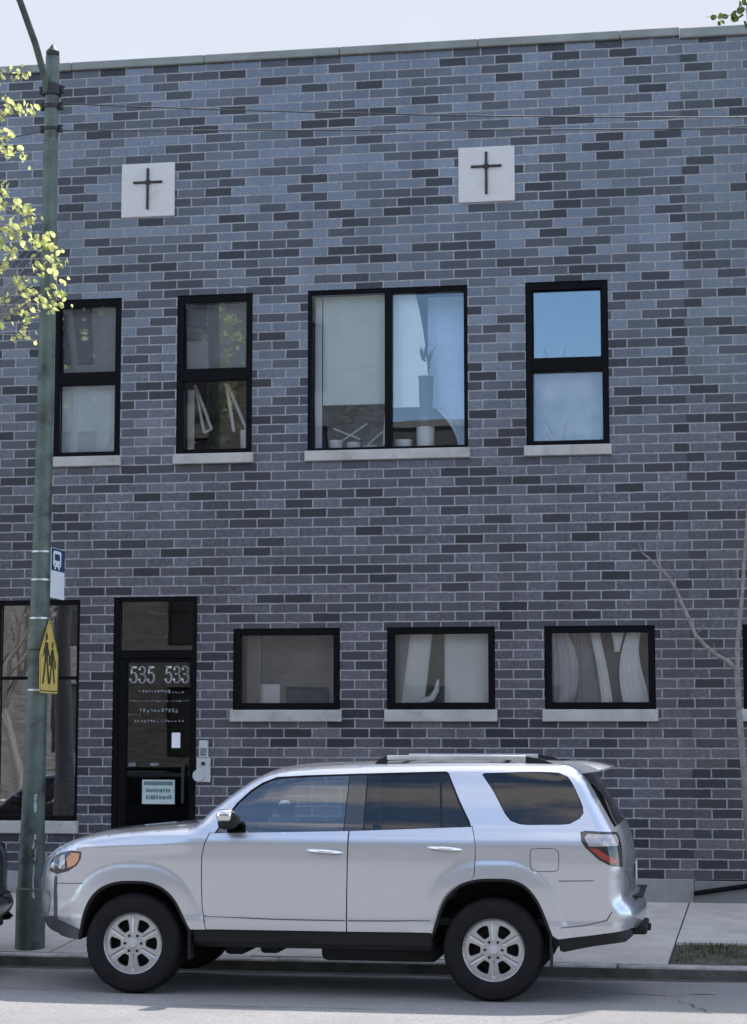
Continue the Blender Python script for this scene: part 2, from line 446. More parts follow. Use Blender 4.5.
# shell: back, sides, roof
bm = bmesh.new()
quad(bm, (-16, .3, 0), (-16, DEPTH, 0), (-16, DEPTH, 9), (-16, .3, 9)); quad(bm, (10, .3, 0), (10, DEPTH, 0), (10, DEPTH, 9), (10, .3, 9))
quad(bm, (-16, DEPTH, 0), (10, DEPTH, 0), (10, DEPTH, 9), (-16, DEPTH, 9))
obj('rear_wall', bm, MT['brick_b'], B)
obj('roof', newbox(-15.99, 9.99, .01, DEPTH - .01, 8.7, 8.85), MT['roof'], B)
bm = bmesh.new()
xx = -16.
while xx < XJ - .01:
    x2 = min(xx + 1.52, XJ)
    bx(bm, xx + .002, x2 - .002, -.045, .3, 9.112, 9.203, bev=.008)
    xx = x2
obj('coping', bm, MT['coping'], B)
bm = bmesh.new()
xx = XJ
while xx < 10:
    bx(bm, xx + .002, xx + 1.518, -.05, .3, 9.082, 9.188, bev=.008); xx += 1.52
obj('coping', bm, MT['coping'], B)
bm = bmesh.new()
bx(bm, -16, DOOR[0] - .001, -.022, .2, -.2, .287, bev=.006); bx(bm, DOOR[1] + .001, XJ - .004, -.022, .2, -.2, .289, bev=.006)
bx(bm, DOOR[0], DOOR[1], .02, .3, -.2, .07)
obj('foundation', bm, MT['concrete'], B)
obj('foundation', newbox(XJ, 10, -.03, .2, -.2, .275, bev=.006), M('dirty_concrete', (.17, .168, .165), .9, var=.2, scale=3, bump=.3), B)

def ring(bm, x0, x1, z0, z1, w, y0, y1, top=None, bot=None):
    top = w if top is None else top; bot = w if bot is None else bot
    bx(bm, x0, x0 + w, y0, y1, z0, z1, bev=.004); bx(bm, x1 - w, x1, y0, y1, z0, z1, bev=.004)
    bx(bm, x0 + w, x1 - w, y0 + .002, y1, z1 - top, z1, bev=.004); bx(bm, x0 + w, x1 - w, y0 + .002, y1, z0, z0 + bot, bev=.004)

def pane(parent, x0, x1, z0, z1, y, mat, tilt=0.):
    bm = newbox(x0, x1, -.003, .003, z0, z1)
    o = obj('pane', bm, mat, parent)
    o.location = (0, y, 0)
    if tilt:    # panes never sit perfectly in one plane
        zc = (z0 + z1) / 2; xc = (x0 + x1) / 2
        o.data.transform(Matrix.Translation((0, 0, 0)) @ Matrix.Translation((xc, 0, zc)) @ Matrix.Rotation(R(tilt), 4, 'X') @ Matrix.Translation((-xc, 0, -zc)))
    return o

def sill(parent, x0, x1, z0, z1, over=.022):
    return obj('sill', newbox(x0 - over, x1 + over, -.055, .14, z0, z1, bev=.008, seg=2), MT['stone'], parent)

def sash_window(x0, x1, up_mat, lo_mat, tu=0, tl=0):
    bm = bmesh.new()
    e = .001
    ring(bm, x0 + e, x1 - e, U0 + e, U1 - e, .068, .012, .12, top=.082, bot=.05)
    bx(bm, x0 + .069, x1 - .069, .012, .12, 5.56, 5.69, bev=.004)
    w = obj('window', bm, MT['black'], B)
    # thin gasket line inside the upper sash
    bm = bmesh.new(); ring(bm, x0 + .07, x1 - .07, 5.692, U1 - .084, .012, .045, .1); obj('upper_sash', bm, MT['black'], w)
    pane(w, x0 + .07, x1 - .07, 5.692, U1 - .084, .075, up_mat, tu)
    pane(w, x0 + .07, x1 - .07, U0 + .052, 5.558, .085, lo_mat, tl)
    sill(w, x0, x1, 4.648, 4.758)
    return w
sash_window(*W_UP[0], MT['pane'], MT['pane'], tu=4., tl=.8)
sash_window(*W_UP[1], MT['pane'], MT['pane_low'], tu=4.5, tl=3.)
sash_window(*W_UP[3], MT['pane'], MT['pane_clear'], tu=.2, tl=-1.6)
x0, x1 = W_UP[2]
bm = bmesh.new(); ring(bm, x0 + .001, x1 - .001, U0 + .001, U1 - .001, .042, .012, .12, top=.052, bot=.03)
bx(bm, -3.348, -3.272, .010, .12, U0 + .03, U1 - .053, bev=.004)
w = obj('window', bm, MT['black'], B)
pane(w, x0 + .043, -3.349, U0 + .032, U1 - .054, .07, MT['pane'], 3.2); pane(w, -3.271, x1 - .043, U0 + .032, U1 - .054, .07, MT['pane_clear'], -.6)
sill(w, x0, x1, 4.648, 4.758)
def low_window(x0, x1, y=0):
    bm = bmesh.new(); ring(bm, x0 + .001, x1 - .001, L0 + .001, L1 - .001, .072, .010 + y, .12, top=.07, bot=.07)
    w = obj('window', bm, MT['black'], B)
    pane(w, x0 + .074, x1 - .074, L0 + .072, L1 - .072, .07, MT['pane_low'])
    s = sill(w, x0, x1, 1.878, L0 - .004)
    return w
for a, b in W_LO: low_window(a, b)
low_window(.357, 1.5, -.006)
for a, b in ((.75, 2.3), (3.4, 5.2)):
    bm = bmesh.new(); ring(bm, a + .001, b - .001, U0 + .001, U1 - .001, .06, .01, .12)
    w = obj('window', bm, MT['black'], B); pane(w, a + .062, b - .062, U0 + .062, U1 - .062, .07, MT['pane']); sill(w, a, b, 4.648, 4.758)

# shop window left of the door
x0, x1, z0, z1 = STORE
bm = bmesh.new(); ring(bm, x0 + .001, x1 - .001, z0 + .001, z1 - .001, .035, .012, .14, top=.05, bot=.05)
bx(bm, x0 + .036, x1 - .036, .014, .13, 2.335, 2.368, bev=.003)
bx(bm, -7.66, -7.60, .008, .14, z0 + .051, z1 - .051, bev=.003)
w = obj('window', bm, MT['black'], B)
w['label'] = 'tall black framed shop window beside the door'
store_glass = M_glass('shop_glass', base=.16, boost=2.8, dark=.1)
for a, b in ((x0 + .037, -7.661), (-7.599, x1 - .037)):
    pane(w, a, b, z0 + .053, 2.333, .07, store_glass, .1); pane(w, a, b, 2.37, z1 - .052, .07, store_glass, -.3)
obj('sill', newbox(x0 - .02, x1 + .02, -.05, .14, .69, .821, bev=.008, seg=2), MT['stone'], w)

# entrance
x0, x1, z0, z1 = DOOR
D = obj('door', (lambda b: (ring(b, x0 + .001, x1 - .001, z0 + .012, z1 - .001, .055, .012, .15, top=.042, bot=.03),
                            bx(b, x0 + .056, x1 - .056, .014, .14, 2.556, 2.645, bev=.003),
                            bx(b, x0 + .057, -6.165, .022, .10, .10, 2.552, bev=.003), bx(b, -5.463, x1 - .057, .022, .10, .10, 2.552, bev=.003),
                            bx(b, -6.164, -5.464, .023, .10, .10, .34, bev=.003), bx(b, -6.164, -5.464, .023, .10, 2.516, 2.552, bev=.003), b)[-1])(bmesh.new()), MT['black'], B)
pane(D, x0 + .057, x1 - .057, 2.647, z1 - .044, .07, MT['pane_low'], -.3)
door_glass = M_glass('door_glass', base=.01, boost=1.1, dark=.25)
pane(D, -6.163, -5.465, .342, 2.514, .06, door_glass)
obj('handle', tube(tube(bmesh.new(), [(-5.52, -.02, 1.02), (-5.52, -.02, 1.42)], .014, 8), [(-5.52, .05, 1.38), (-5.52, -.02, 1.38)], .01, 6), MT['dark_iron'], D)
def text_mesh(name, body, size, mat, parent, loc, rot, thick=.001, sx=1.):
    cu = bpy.data.curves.new(name + '_letters', 'FONT'); cu.body = body; cu.size = size; cu.extrude = thick
    cu.offset = .0; cu.align_x = 'LEFT'
    to = bpy.data.objects.new(name + '_tmp', cu); COL.objects.link(to)
    dg = bpy.context.evaluated_depsgraph_get(); dg.update()
    me = bpy.data.meshes.new_from_object(to.evaluated_get(dg))
    bpy.data.objects.remove(to); bpy.data.curves.remove(cu)
    xs = [v.co.x for v in me.vertices]; ys = [v.co.y for v in me.vertices]
    x0 = min(xs); y0 = min(ys); wd = max(xs) - x0; ht = max(ys) - y0
    me.materials.clear(); me.materials.append(mat)
    me['wh'] = (wd, ht)
    for v in me.vertices: v.co.x = (v.co.x - x0) ; v.co.y -= y0
    o = bpy.data.objects.new(name, me); COL.objects.link(o); o.parent = parent
    o.location = loc; o.rotation_euler = rot
    return o, wd, ht
def serif_digits(name, digits, x0, x1, z0, z1, y, mat, parent):
    """numerals in an old-style serif cut: thick right bowls, thin hairlines"""
    bm = bmesh.new()
    n = len(digits); cw = (x1 - x0) / n
    def stroke(pts, ws):
        for (a, b), (wa, wb) in zip(zip(pts, pts[1:]), zip(ws, ws[1:])):
            a = Vector((a[0], 0, a[1])); b = Vector((b[0], 0, b[1])); d = (b - a)
            if d.length < 1e-6: continue
            d.normalize(); nrm = Vector((-d.z, 0, d.x)); a2 = a - d * wa * .2; b2 = b + d * wb * .2
            bm.faces.new([bm.verts.new(p) for p in (a2 - nrm * wa / 2, b2 - nrm * wb / 2, b2 + nrm * wb / 2, a2 + nrm * wa / 2)])
    def arc(cx, cz, rx, rz, a0, a1, k=10): return [(cx + rx * math.cos(R(a0 + (a1 - a0) * t / k)), cz + rz * math.sin(R(a0 + (a1 - a0) * t / k))) for t in range(k + 1)]
    for i, ch in enumerate(digits):
        X = x0 + i * cw + cw * .08; w_ = cw * .8; h = z1 - z0
        def P(q): return [(X + u * w_, z0 + v * h) for u, v in q]
        def wv(pts): return [h * (.05 + .12 * max(0, (u - .5) * 1.9)) for u, v in pts]
        if ch == '5':
            q = arc(.48, .32, .46, .32, -160, 130, 16); stroke(P(q), wv(q))
            stroke(P([(.2, .55), (.26, .97)]), [h * .09] * 2); stroke(P([(.2, .94), (.92, .96)]), [h * .16, h * .12])
            stroke(P([(.03, .16), (.16, .2)]), [h * .16] * 2)
        elif ch == '3':
            q = arc(.45, .28, .48, .28, -150, 85, 14); stroke(P(q), wv(q))
            q = arc(.45, .77, .42, .23, -85, 150, 12); stroke(P(q), wv(q))
            stroke(P([(.28, .54), (.55, .54)]), [h * .07] * 2)
            stroke(P([(.03, .16), (.16, .2)]), [h * .16] * 2); stroke(P([(.07, .84), (.2, .86)]), [h * .15] * 2)
    for f in list(bm.faces):
        pass
    r = bmesh.ops.extrude_face_region(bm, geom=list(bm.faces))
    for v in [g for g in r['geom'] if isinstance(g, bmesh.types.BMVert)]: v.co.y -= .0012
    for v in bm.verts: v.co.y += y
    o = obj(name, bm, mat, parent)
    return o
serif_digits('house_number', '535', -6.145, -5.855, 2.295, 2.47, .055, MT['white_vinyl'], D)
serif_digits('house_number', '533', -5.755, -5.475, 2.295, 2.47, .055, MT['white_vinyl'], D)
# worn vinyl lettering below the numbers: too worn to read, broken strokes in four lines
bm = bmesh.new()
for z, xa, xb, h in ((2.205, -6.04, -5.70, .035), (2.19, -5.70, -5.54, .02), (2.10, -6.14, -5.475, .02), (2.0, -6.02, -5.60, .055), (1.955, -6.15, -6.0, .02), (1.885, -6.08, -5.55, .03)):
    x = xa
    while x < xb:
        w_ = random.uniform(.012, .03)
        for k in range(2):
            hh = h * random.uniform(.25, .5); zz = z + h * random.uniform(-.45, .1)
            ya = .055 - .0008 * random.random()
            quad(bm, (x, ya, zz), (x + w_ * .9, ya, zz), (x + w_ * .9, ya, zz + hh), (x, ya, zz + hh))
        x += w_ + random.uniform(.004, .02)
obj('worn_lettering', bm, MT['faint_vinyl'], D)
n_ = obj('notice', newbox(-5.985, -5.625, .049, .056, 1.005, 1.262, bev=.002), M('faded_notice_card', (.42, .48, .48), .7, var=.12, scale=7), D)
bm = bmesh.new()
bx(bm, -5.965, -5.645, .0465, .0485, 1.205, 1.245)
for z, xa, xb in ((1.135, -5.94, -5.68), (1.06, -5.94, -5.66)):
    x = xa
    while x < xb:
        w_ = random.uniform(.012, .028)
        bx(bm, x, x + w_, .0465, .0485, z + random.uniform(-.006, .002), z + random.uniform(.028, .042)); x += w_ + random.uniform(.004, .012)
obj('print', bm, MT['notice_print'], n_)
obj('sticker', newbox(-5.665, -5.57, .05, .056, 1.60, 1.762, bev=.002), MT['white_metal'], D)
obj('sticker', newbox(-6.14, -6.06, .05, .056, 1.405, 1.44, bev=.002), MT['faint_vinyl'], D)
obj('sticker', newbox(-5.90, -5.80, .05, .056, 1.41, 1.44, bev=.002), MT['faint_vinyl'], D)

# intercom box
ic = obj('intercom', bx(bx(bmesh.new(), -5.345, -5.245, -.03, .0, 1.50, 1.68, bev=.006), -5.37, -5.22, -.022, 0, 1.24, 1.498, bev=.006), MT['grey_plastic'], B)
obj('speaker', lathe(bmesh.new(), [(.001, -.034), (.06, -.034), (.066, -.028), (.066, -.018)], 20, 'y', (-5.345, 0, 1.31)), MT['grey_plastic'], ic, smooth=40)
obj('button', newbox(-5.315, -5.275, -.036, -.03, 1.42, 1.455, bev=.003), MT['black_print'], ic)
obj('button', newbox(-5.33, -5.26, -.034, -.0305, 1.52, 1.60, bev=.003), MT['faint_vinyl'], ic)

# stone plaques with a bronze cross
for xa in (-6.288, -2.541):
    p_ = obj('stone_plaque', newbox(xa, xa + .605, -.02, .05, 7.405, 8.01, bev=.006), MT['plaque'], B)
    xc, zt = xa + .302, 7.40
    bm = bmesh.new()
    bx(bm, xc - .013, xc + .013, -.042, -.02, zt + .085, zt + .55, bev=.004)
    bx(bm, xc - .165, xc - .012, -.040, -.02, zt + .379, zt + .404, bev=.004); bx(bm, xc + .012, xc + .165, -.040, -.02, zt + .379, zt + .404, bev=.004)
    bx(bm, xc - .025, xc + .025, -.0385, -.02, zt + .366, zt + .417, bev=.003)
    obj('cross', bm, MT['bronze'], p_)

# rooms behind the glass
def room(x0, x1, z0, z1, depth, mats):
    bm = bmesh.new()
    y0, y1 = .17, depth
    quad(bm, (x0, y1, z0), (x1, y1, z0), (x1, y1, z1), (x0, y1, z1)); quad(bm, (x0, y0, z0), (x0, y1, z0), (x0, y1, z1), (x0, y0, z1))
    quad(bm, (x1, y0, z0), (x1, y1, z0), (x1, y1, z1), (x1, y0, z1)); quad(bm, (x0, y0, z1), (x1, y0, z1), (x1, y1, z1), (x0, y1, z1))
    quad(bm, (x0, y0, z0), (x1, y0, z0), (x1, y1, z0), (x0, y1, z0), 1)
    return obj('room', bm, mats, B)
rm = [MT['room'], MT['room_floor']]
for xa, xb in ((-15.9, -5.95), (-5.93, -4.5), (-4.48, -2.2), (-2.18, -.3), (-.28, 9.9)): room(xa, xb, 4.3, 7.2, 4, rm)
for xa, xb in ((-15.9, -6.6), (-6.58, -5.1), (-5.08, -3.6), (-3.58, -1.95), (-1.93, -.3), (-.28, 9.9)): room(xa, xb, .1, 3.6, 4, rm)
# shop window has a solid dark bulk head low down
obj('window_seat', newbox(-9.2, -6.72, .22, .9, .1, 1.22, bev=.01), MT['wood'], B)

# ---- things seen behind the windows
def blind(name, label, x0, x1, z0, z1, y, mat, cat='blind', wave=0., n=40, edge=None):
    bm = bmesh.new(); cols = []
    for i in range(n + 1):
        t = i / n; row = []
        for j in range(13):
            s = j / 12
            xa, xb = x0, x1
            if edge: xa, xb = edge(s)
            X = xa + (xb - xa) * t
            row.append(bm.verts.new((X, y + wave * math.sin(t * (x1 - x0) * 30 + 1.3 * s) * (.6 + .4 * math.sin(t * 9)), z0 + (z1 - z0) * s)))
        cols.append(row)
    for a, b in zip(cols, cols[1:]):
        for j in range(12): bm.faces.new((a[j], b[j], b[j + 1], a[j + 1]))
    r = bmesh.ops.extrude_face_region(bm, geom=list(bm.faces))
    for v in [g for g in r['geom'] if isinstance(g, bmesh.types.BMVert)]: v.co.y += .004
    return tag(obj(name, bm, mat, smooth=60), label, cat)
blind('roller_blind', 'pale grey blind lowered behind the lower sash beside the lamp post', -6.99, -6.29, 4.8, 5.6, .17, M('pale_grey_blind', (.70, .72, .71), .9, var=.03), n=8)
blind('roller_blind', 'dark grey blind behind the upper sash beside the lamp post', -7.0, -6.29, 5.62, 6.5, .20, MT['grey_cloth'], n=8)
blind('roller_blind', 'dark grey blind behind the upper sash above the white folding frames', -5.6, -4.82, 5.66, 6.5, .20, MT['grey_cloth'], n=8)
blind('roller_blind', 'pale green blind filling the left pane of the large window', -4.05, -3.29, 5.28, 6.55, .17, MT['pale_cloth'], n=12)
blind('curtain', 'pale curtain with a curved edge in the right pane of the large window', -3.34, -2.9, 5.24, 6.55, .2, MT['pale_cloth'], 'curtain', .006, 20, lambda s: (-3.30, -2.90 - .16 * s ** 2.2))
blind('window_post', 'narrow pale upright strip at the left edge of the large window', -4.135, -4.06, 4.8, 6.48, .165, MT['cloth'], 'strip', n=3)
blind('curtain', 'pale blue curtain behind the tall plant in the large window', -2.95, -2.42, 5.27, 6.5, .5, MT['blue_cloth'], 'curtain', .012, 24)
blind('roller_blind', 'pale grey green blind behind the lower sash of the rightmost upper window', -1.76, -1.03, 4.8, 5.56, .19, M('grey_green_blind', (.36, .38, .37), .9, var=.35, scale=3.), n=8)
blind('curtain', 'pale blue cloth draped low in the right corner of the large window', -2.86, -2.40, 4.8, 5.3, .5, MT['blue_cloth'], 'cloth', .02, 24, lambda s: (-2.62 - .28 * s ** 2, -2.36))
blind('curtain', 'thin white curtain edge beside the middle post of the large window', -3.44, -3.36, 4.85, 5.55, .3, MT['cloth'], 'curtain', .006, 10, lambda s: (-3.42 + .05 * s, -3.355))
def shelf(name, label, x0, x1, z):
    t = thing(name, label, 'shelf', ((x0 + x1) / 2, .5, 4.3)); h = (x1 - x0) / 2
    obj('top', newbox(-h, h, -.33, .33, z - 4.33, z - 4.3, bev=.004), MT['wood'], t)
    for s in (-1, 1): obj('leg', newbox(s * (h - .06) - .02, s * (h - .06) + .02, -.02, .02, 0, z - 4.331), MT['wood'], t)
shelf('window_table', 'low brown table holding white pots behind the large window', -4.15, -2.48, 4.81)
shelf('window_table', 'small brown table behind the window with white folding frames', -5.6, -4.84, 4.81)
def pot(label, x, y, z, r, h, mat=None, group='white pots on the window table'):
    bm = lathe(bmesh.new(), [(.001, 0), (r * .85, 0), (r, h * .95), (r * .98, h), (r * .88, h), (r * .82, h * .75), (.001, h * .7)], 20)
    return tag(obj('plant_pot', bm, mat or MT['ceramic'], smooth=40, loc=(x, y, z)), label, 'pot', group)
pot('small white bowl at the left end of the table behind the large window', -3.93, .3, 4.811, .075, .1)
pot('second small white bowl from the left behind the large window', -3.735, .3, 4.811, .075, .075)
pot('flat white dish just left of the middle post of the large window', -3.56, .32, 4.811, .08, .035)
pot('low white bowl right of the middle post of the large window', -3.19, .3, 4.811, .1, .085)
t = thing('potted_plant', 'dark spiky plant in a tall dark vase standing on a white pot', 'plant', (-2.945, .26, 4.811), group='house plants')
obj('pot', lathe(bmesh.new(), [(.001, 0), (.092, 0), (.1, .21), (.09, .215), (.08, .18), (.001, .17)], 20), MT['ceramic'], t, smooth=40)
obj('vase', lathe(bmesh.new(), [(.001, .18), (.07, .18), (.085, .5), (.09, .74), (.1, .76), (.085, .765), (.001, .72)], 20), MT['green_pot'], t, smooth=40)
def leaf_blades(bm, n, h, spread, w=.02):
    for k in range(n):
        a = random.random() * 6.28; le = random.uniform(.3, 1) * spread; hh = h * random.uniform(.6, 1)
        d = Vector((math.cos(a), math.sin(a), 0)); s = Vector((-d.y, d.x, 0))
        prev = None
        for j in range(5):
            q = j / 4; c = d * (le * q ** 1.6) + Vector((0, 0, hh * q)); ww = w * (1 - q ** 2) + .001
            cur = [bm.verts.new(c - s * ww), bm.verts.new(c + s * ww)]
            if prev: bm.faces.new((prev[0], prev[1], cur[1], cur[0]))
            prev = cur
bm = bmesh.new(); leaf_blades(bm, 20, .36, .15, .034)
o = obj('leaf_spray', bm, MT['plant'], t, smooth='keep'); o.location = (0, 0, .74)
def stick_frame(name, label, cat, pts_list, r, mat):
    bm = bmesh.new()
    for pts in pts_list: tube(bm, pts, r, 6)
    return tag(obj(name, bm, mat, smooth=40), label, cat)
stick_frame('wooden_rack', 'thin brown stick rack leaning over the white bowls', 'rack', [[(-4.02, .42, 4.84), (-3.62, .5, 5.12)], [(-3.98, .4, 5.06), (-3.7, .5, 4.95)], [(-3.66, .45, 4.83), (-3.45, .5, 5.03)]], .01, MT['cloth'])
stick_frame('folding_frame', 'white upside down V frame behind the window above the entrance', 'frame', [[(-5.53, .35, 5.58), (-5.43, .4, 5.05)], [(-5.53, .37, 5.58), (-5.36, .45, 5.1)], [(-5.43, .4, 5.05), (-5.36, .45, 5.1)]], .018, MT['cloth'])
stick_frame('folding_frame', 'white slanting frame behind the right half of the window above the entrance', 'frame', [[(-5.17, .35, 5.58), (-5.09, .4, 5.05)], [(-5.16, .37, 5.58), (-4.96, .45, 5.08)]], .02, MT['cloth'])
blind('window_post', 'narrow grey strip at the left edge of the window above the entrance', -5.565, -5.49, 4.8, 5.5, .2, MT['grey_plastic'], 'strip', n=3)
pot('white candle shaped pot in the right corner of the window above the entrance', -4.945, .3, 4.811, .055, .24)
t = thing('flower_dish', 'yellowish flower arrangement in a dark dish above the entrance', 'plant', (-5.22, .33, 4.811), group='house plants')
obj('dish', lathe(bmesh.new(), [(.001, 0), (.14, .0), (.2, .06), (.19, .065), (.001, .03)], 20), MT['green_pot'], t, smooth=40)
bm = bmesh.new(); leaf_blades(bm, 26, .16, .16, .022); o = obj('leaf_spray', bm, M_leaf('pale_flower', (.34, .33, .2)), t, smooth='keep'); o.location = (0, 0, .05)
# lower windows
blind('roller_blind', 'dark grey blind behind the ground floor window beside the entrance', -4.93, -3.86, 2.05, 2.85, .36, M('dim_blind', (.20, .195, .195), .9, var=.25, scale=2.2), n=10)
blind('curtain', 'slim dark curtain at the left side of the window beside the entrance', -4.9, -4.75, 2.05, 2.85, .3, MT['grey_cloth'], 'curtain', .01, 12)
tag(obj('paper_box', newbox(-4.80, -4.55, .35, .5, 2.05, 2.28, bev=.006), MT['cloth']), 'small white box standing in the window beside the entrance', 'box')
blind('roller_blind', 'pale grey blind behind the middle ground floor window', -3.28, -2.22, 2.05, 2.85, .20, M('pale_blind', (.80, .80, .75), .9, var=.1, scale=1.5), n=10)
blind('curtain', 'dark upright strip hanging in the middle ground floor window', -2.9, -2.74, 2.0, 2.85, .178, M('dark_strip', (.10, .105, .09), .9), 'curtain', .008, 10, lambda s: (-2.96 + .1 * s, -2.74))
blind('curtain', 'grey curtain gathered at the left of the middle ground floor window', -3.28, -3.05, 2.05, 2.85, .175, MT['grey_cloth'], 'curtain', .01, 14, lambda s: (-3.27, -3.2 + .1 * s))
t = tag(obj('ornament', tube(bmesh.new(), [(-2.98, .15, 2.085), (-2.87, .15, 2.12), (-2.82, .15, 2.2), (-2.80, .15, 2.32)], [.03, .04, .033, .012], 10), MT['ceramic'], smooth=40), 'curved white ornament on the sill of the middle ground floor window', 'ornament')
for lab, mt, y_, e in (('grey drape hanging at the left side of the window above the SUV tail', MT['grey_plastic'], .2, lambda s: (-1.62, -1.40 + .10 * math.sin(s * 3.1) - .06 * s)),
               ('dark grey drape gathered left of centre above the SUV tail', MT['grey_cloth'], .26, lambda s: (-1.40 + .03 * s, -1.12 + .05 * math.cos(s * 3))),
               ('narrow white drape curving to the left in the window above the SUV tail', MT['cloth'], .19, lambda s: (-1.09 - .13 * s ** 1.5, -.975 - .14 * s ** 1.3)),
               ('wide white drape swept aside at the right of the window above the SUV tail', MT['cloth'], .18, lambda s: (-.86 - .05 * math.sin(s * 3.14) + .06 * s ** 3, -.60 - .10 * math.sin(s * 2.2) ** 2)),
               ('small white swag between two drapes in the window above the SUV tail', MT['cloth'], .175, lambda s: (-.955 - .05 * s ** 2, -.90 + .06 * s))):
    blind('curtain', lab, -1.6, -.6, 2.6 if 'swag' in lab else 2.02, 2.85, y_, mt, 'curtain', .008, 24, e)
blind('roller_blind', 'dark backing blind behind the white drapes', -1.63, -.56, 2.02, 2.85, .40, MT['grey_cloth'], n=6)
# drawn black line, made up into a solid bar along the wall foot
tag(obj('drawn_line_bar', tube(bmesh.new(), [(-.175, -.065, .152), (.37, -.065, .236), (2.4, -.065, .55)], .025, 12), MT['black'], smooth=50), 'drawn black line made up as a bar sloping along the concrete foot of the brick wall', 'drawn_line_bar')

# ------------------------------------------------------------------ lamp post with its signs
PX, PY = -6.07, -3.1
T = thing('lamp_post', 'tall tapering green steel lamp post on the pavement edge', 'lamp post', (PX, PY, -.19))
def plean(z): return (.0055 * (z - 2), 0)
prof = [(-.03, 0, .135), (-.03, .55, .133), (-.03, .56, .122), (-.022, 1.35, .104), (.0, 2.6, .090), (.025, 5.1, .079), (.03, 8.35, .066)]
def pole_mesh(prof, n=20):
    bm = bmesh.new(); rr = []
    for dx, z, r in prof:
        rr.append([bm.verts.new((dx + r * math.cos(2 * math.pi * k / n), r * math.sin(2 * math.pi * k / n), z)) for k in range(n)])
    for a, b in zip(rr, rr[1:]):
        for k in range(n): bm.faces.new((a[k], a[(k + 1) % n], b[(k + 1) % n], b[k]))
    bm.faces.new(rr[0][::-1]); bm.faces.new(rr[-1])
    return bm
obj('pole', pole_mesh(prof), MT['pole'], T, smooth=40)
obj('finial', lathe(bmesh.new(), [(.04, 8.34), (.062, 8.36), (.064, 8.40), (.03, 8.44), (.012, 8.47), (.001, 8.475)], 16, c=(.03, 0, 0)), MT['dark_iron'], T, smooth=40)
bm = bmesh.new()
armp = [(.0, -.06, 8.0), (-.005, -.12, 8.12), (-.02, -.35, 8.36), (-.03, -.75, 8.62), (-.04, -1.3, 8.86), (-.05, -2.0, 9.0), (-.05, -2.6, 9.02)]
obj('arm', tube(bm, armp, [.03, .032, .032, .030, .028, .026, .024], 10), MT['pole'], T, smooth=50)
h_ = obj('lamp_head', newbox(-.16, .06, -3.2, -2.55, 8.95, 9.07, bev=.04, seg=2), MT['grey_plastic'], T, smooth=40)
obj('lens', newbox(-.13, .03, -3.1, -2.7, 8.935, 8.952, bev=.004), MT['clear'], h_)
for z, r_, hh in ((8.02, .092, .10), (7.86, .078, .035), (7.64, .078, .03)):
    obj('clamp', lathe(bmesh.new(), [(r_ - .03, -hh / 2), (r_, -hh / 2), (r_, hh / 2), (r_ - .03, hh / 2)], 18, c=(.03, 0, z)), MT['dark_iron'], T, smooth=40)
    for s in (-1, 1): obj('insulator', lathe(bmesh.new(), [(.001, -.035), (.022, -.03), (.026, 0), (.018, .02), (.024, .035), (.001, .04)], 10, c=(.03 + s * (r_ + .012), 0, z)), MT['dark_iron'], T, smooth=40)
for z in (3.43, 3.17, 2.815, 2.157):
    Z = z + .19; r_ = .0915 - (Z - 2.6) * .003
    obj('strap', lathe(bmesh.new(), [(r_ - .01, -.009), (r_ + .0025, -.009), (r_ + .0025, .009), (r_ - .01, .009)], 20, c=(.0 + .01 * (Z - 2.6), 0, Z)), MT['alu'], T, smooth=40)
obj('strap', lathe(bmesh.new(), [(.08, -.008), (.094, -.008), (.094, .008), (.08, .008)], 20, c=(.0, 0, 2.715)), MT['dark_iron'], T, smooth=40)
# peeling paper and scuffs low on the pole
for (a, z, w_, h) in ((-62, 1.32, .035, .16), (-60, .62, .02, .3), (-66, .95, .02, .07), (-56, .86, .018, .10), (-64, .50, .03, .05), (-58, 1.02, .03, .05)):
    bm = bmesh.new(); n = 5; rr = .111 - (z - 1.2) * .01 + .012
    pts = []
    for k in range(n + 1):
        t_ = k / n
        aa = R(a) + random.uniform(-.06, .06); zz = z - h / 2 + h * t_
        ra = .1335 - (max(zz, .56) - .56) * .0235 if zz > .56 else .1335
        ra = (.122 - (zz - .56) * .0228 if zz > .56 else .133) + .0015
        cx = -.03 + (.008 * (zz - .56) / .79 if zz > .56 else 0)
        dw = w_ / 2 / .12 * random.uniform(.4, 1)
        pts.append([bm.verts.new((cx + ra * math.cos(aa + s * dw), ra * math.sin(aa + s * dw), zz)) for s in (-1, 1)])
    for p, q in zip(pts, pts[1:]): bm.faces.new((p[0], p[1], q[1], q[0]))
    obj('paper_scrap', bm, MT['scuff'], T, smooth='keep')
obj('conduit_box', newbox(.06, .10, -.06, .06, 6.42, 6.62, bev=.005), MT['pole'], T)

# bus stop sign, square to the street
S = thing('bus_stop_sign', 'white bus stop sign with dark blue top on the lamp post', 'sign', (PX + .085, PY, 3.0))
obj('plate', newbox(-.004, .004, .05, .44, .01, .48, bev=.003), MT['white_metal'], S)
bm = newbox(.0042, .0052, .055, .435, .268, .475)
hd = obj('header', bm, MT['blue_print'], S)
bm = bmesh.new()
def yz(u, v, w): return (.0054 + w, u, v)
def rrect(u0, u1, v0, v1, c): return [(u0 + c, v0), (u1 - c, v0), (u1, v0 + c), (u1, v1 - c), (u1 - c, v1), (u0 + c, v1), (u0, v1 - c), (u0, v0 + c)]
prism(bm, rrect(.10, .33, .305, .455, .02), yz, .0008)
prism(bm, rrect(.14, .18, .280, .303, .005), yz, .0008); prism(bm, rrect(.25, .29, .280, .303, .005), yz, .0008)
obj('bus_symbol', bm, MT['white_metal'], hd)
bm = bmesh.new(); prism(bm, rrect(.14, .29, .365, .425, .01), lambda u, v, w: (.0063 + w, u, v), .0006)
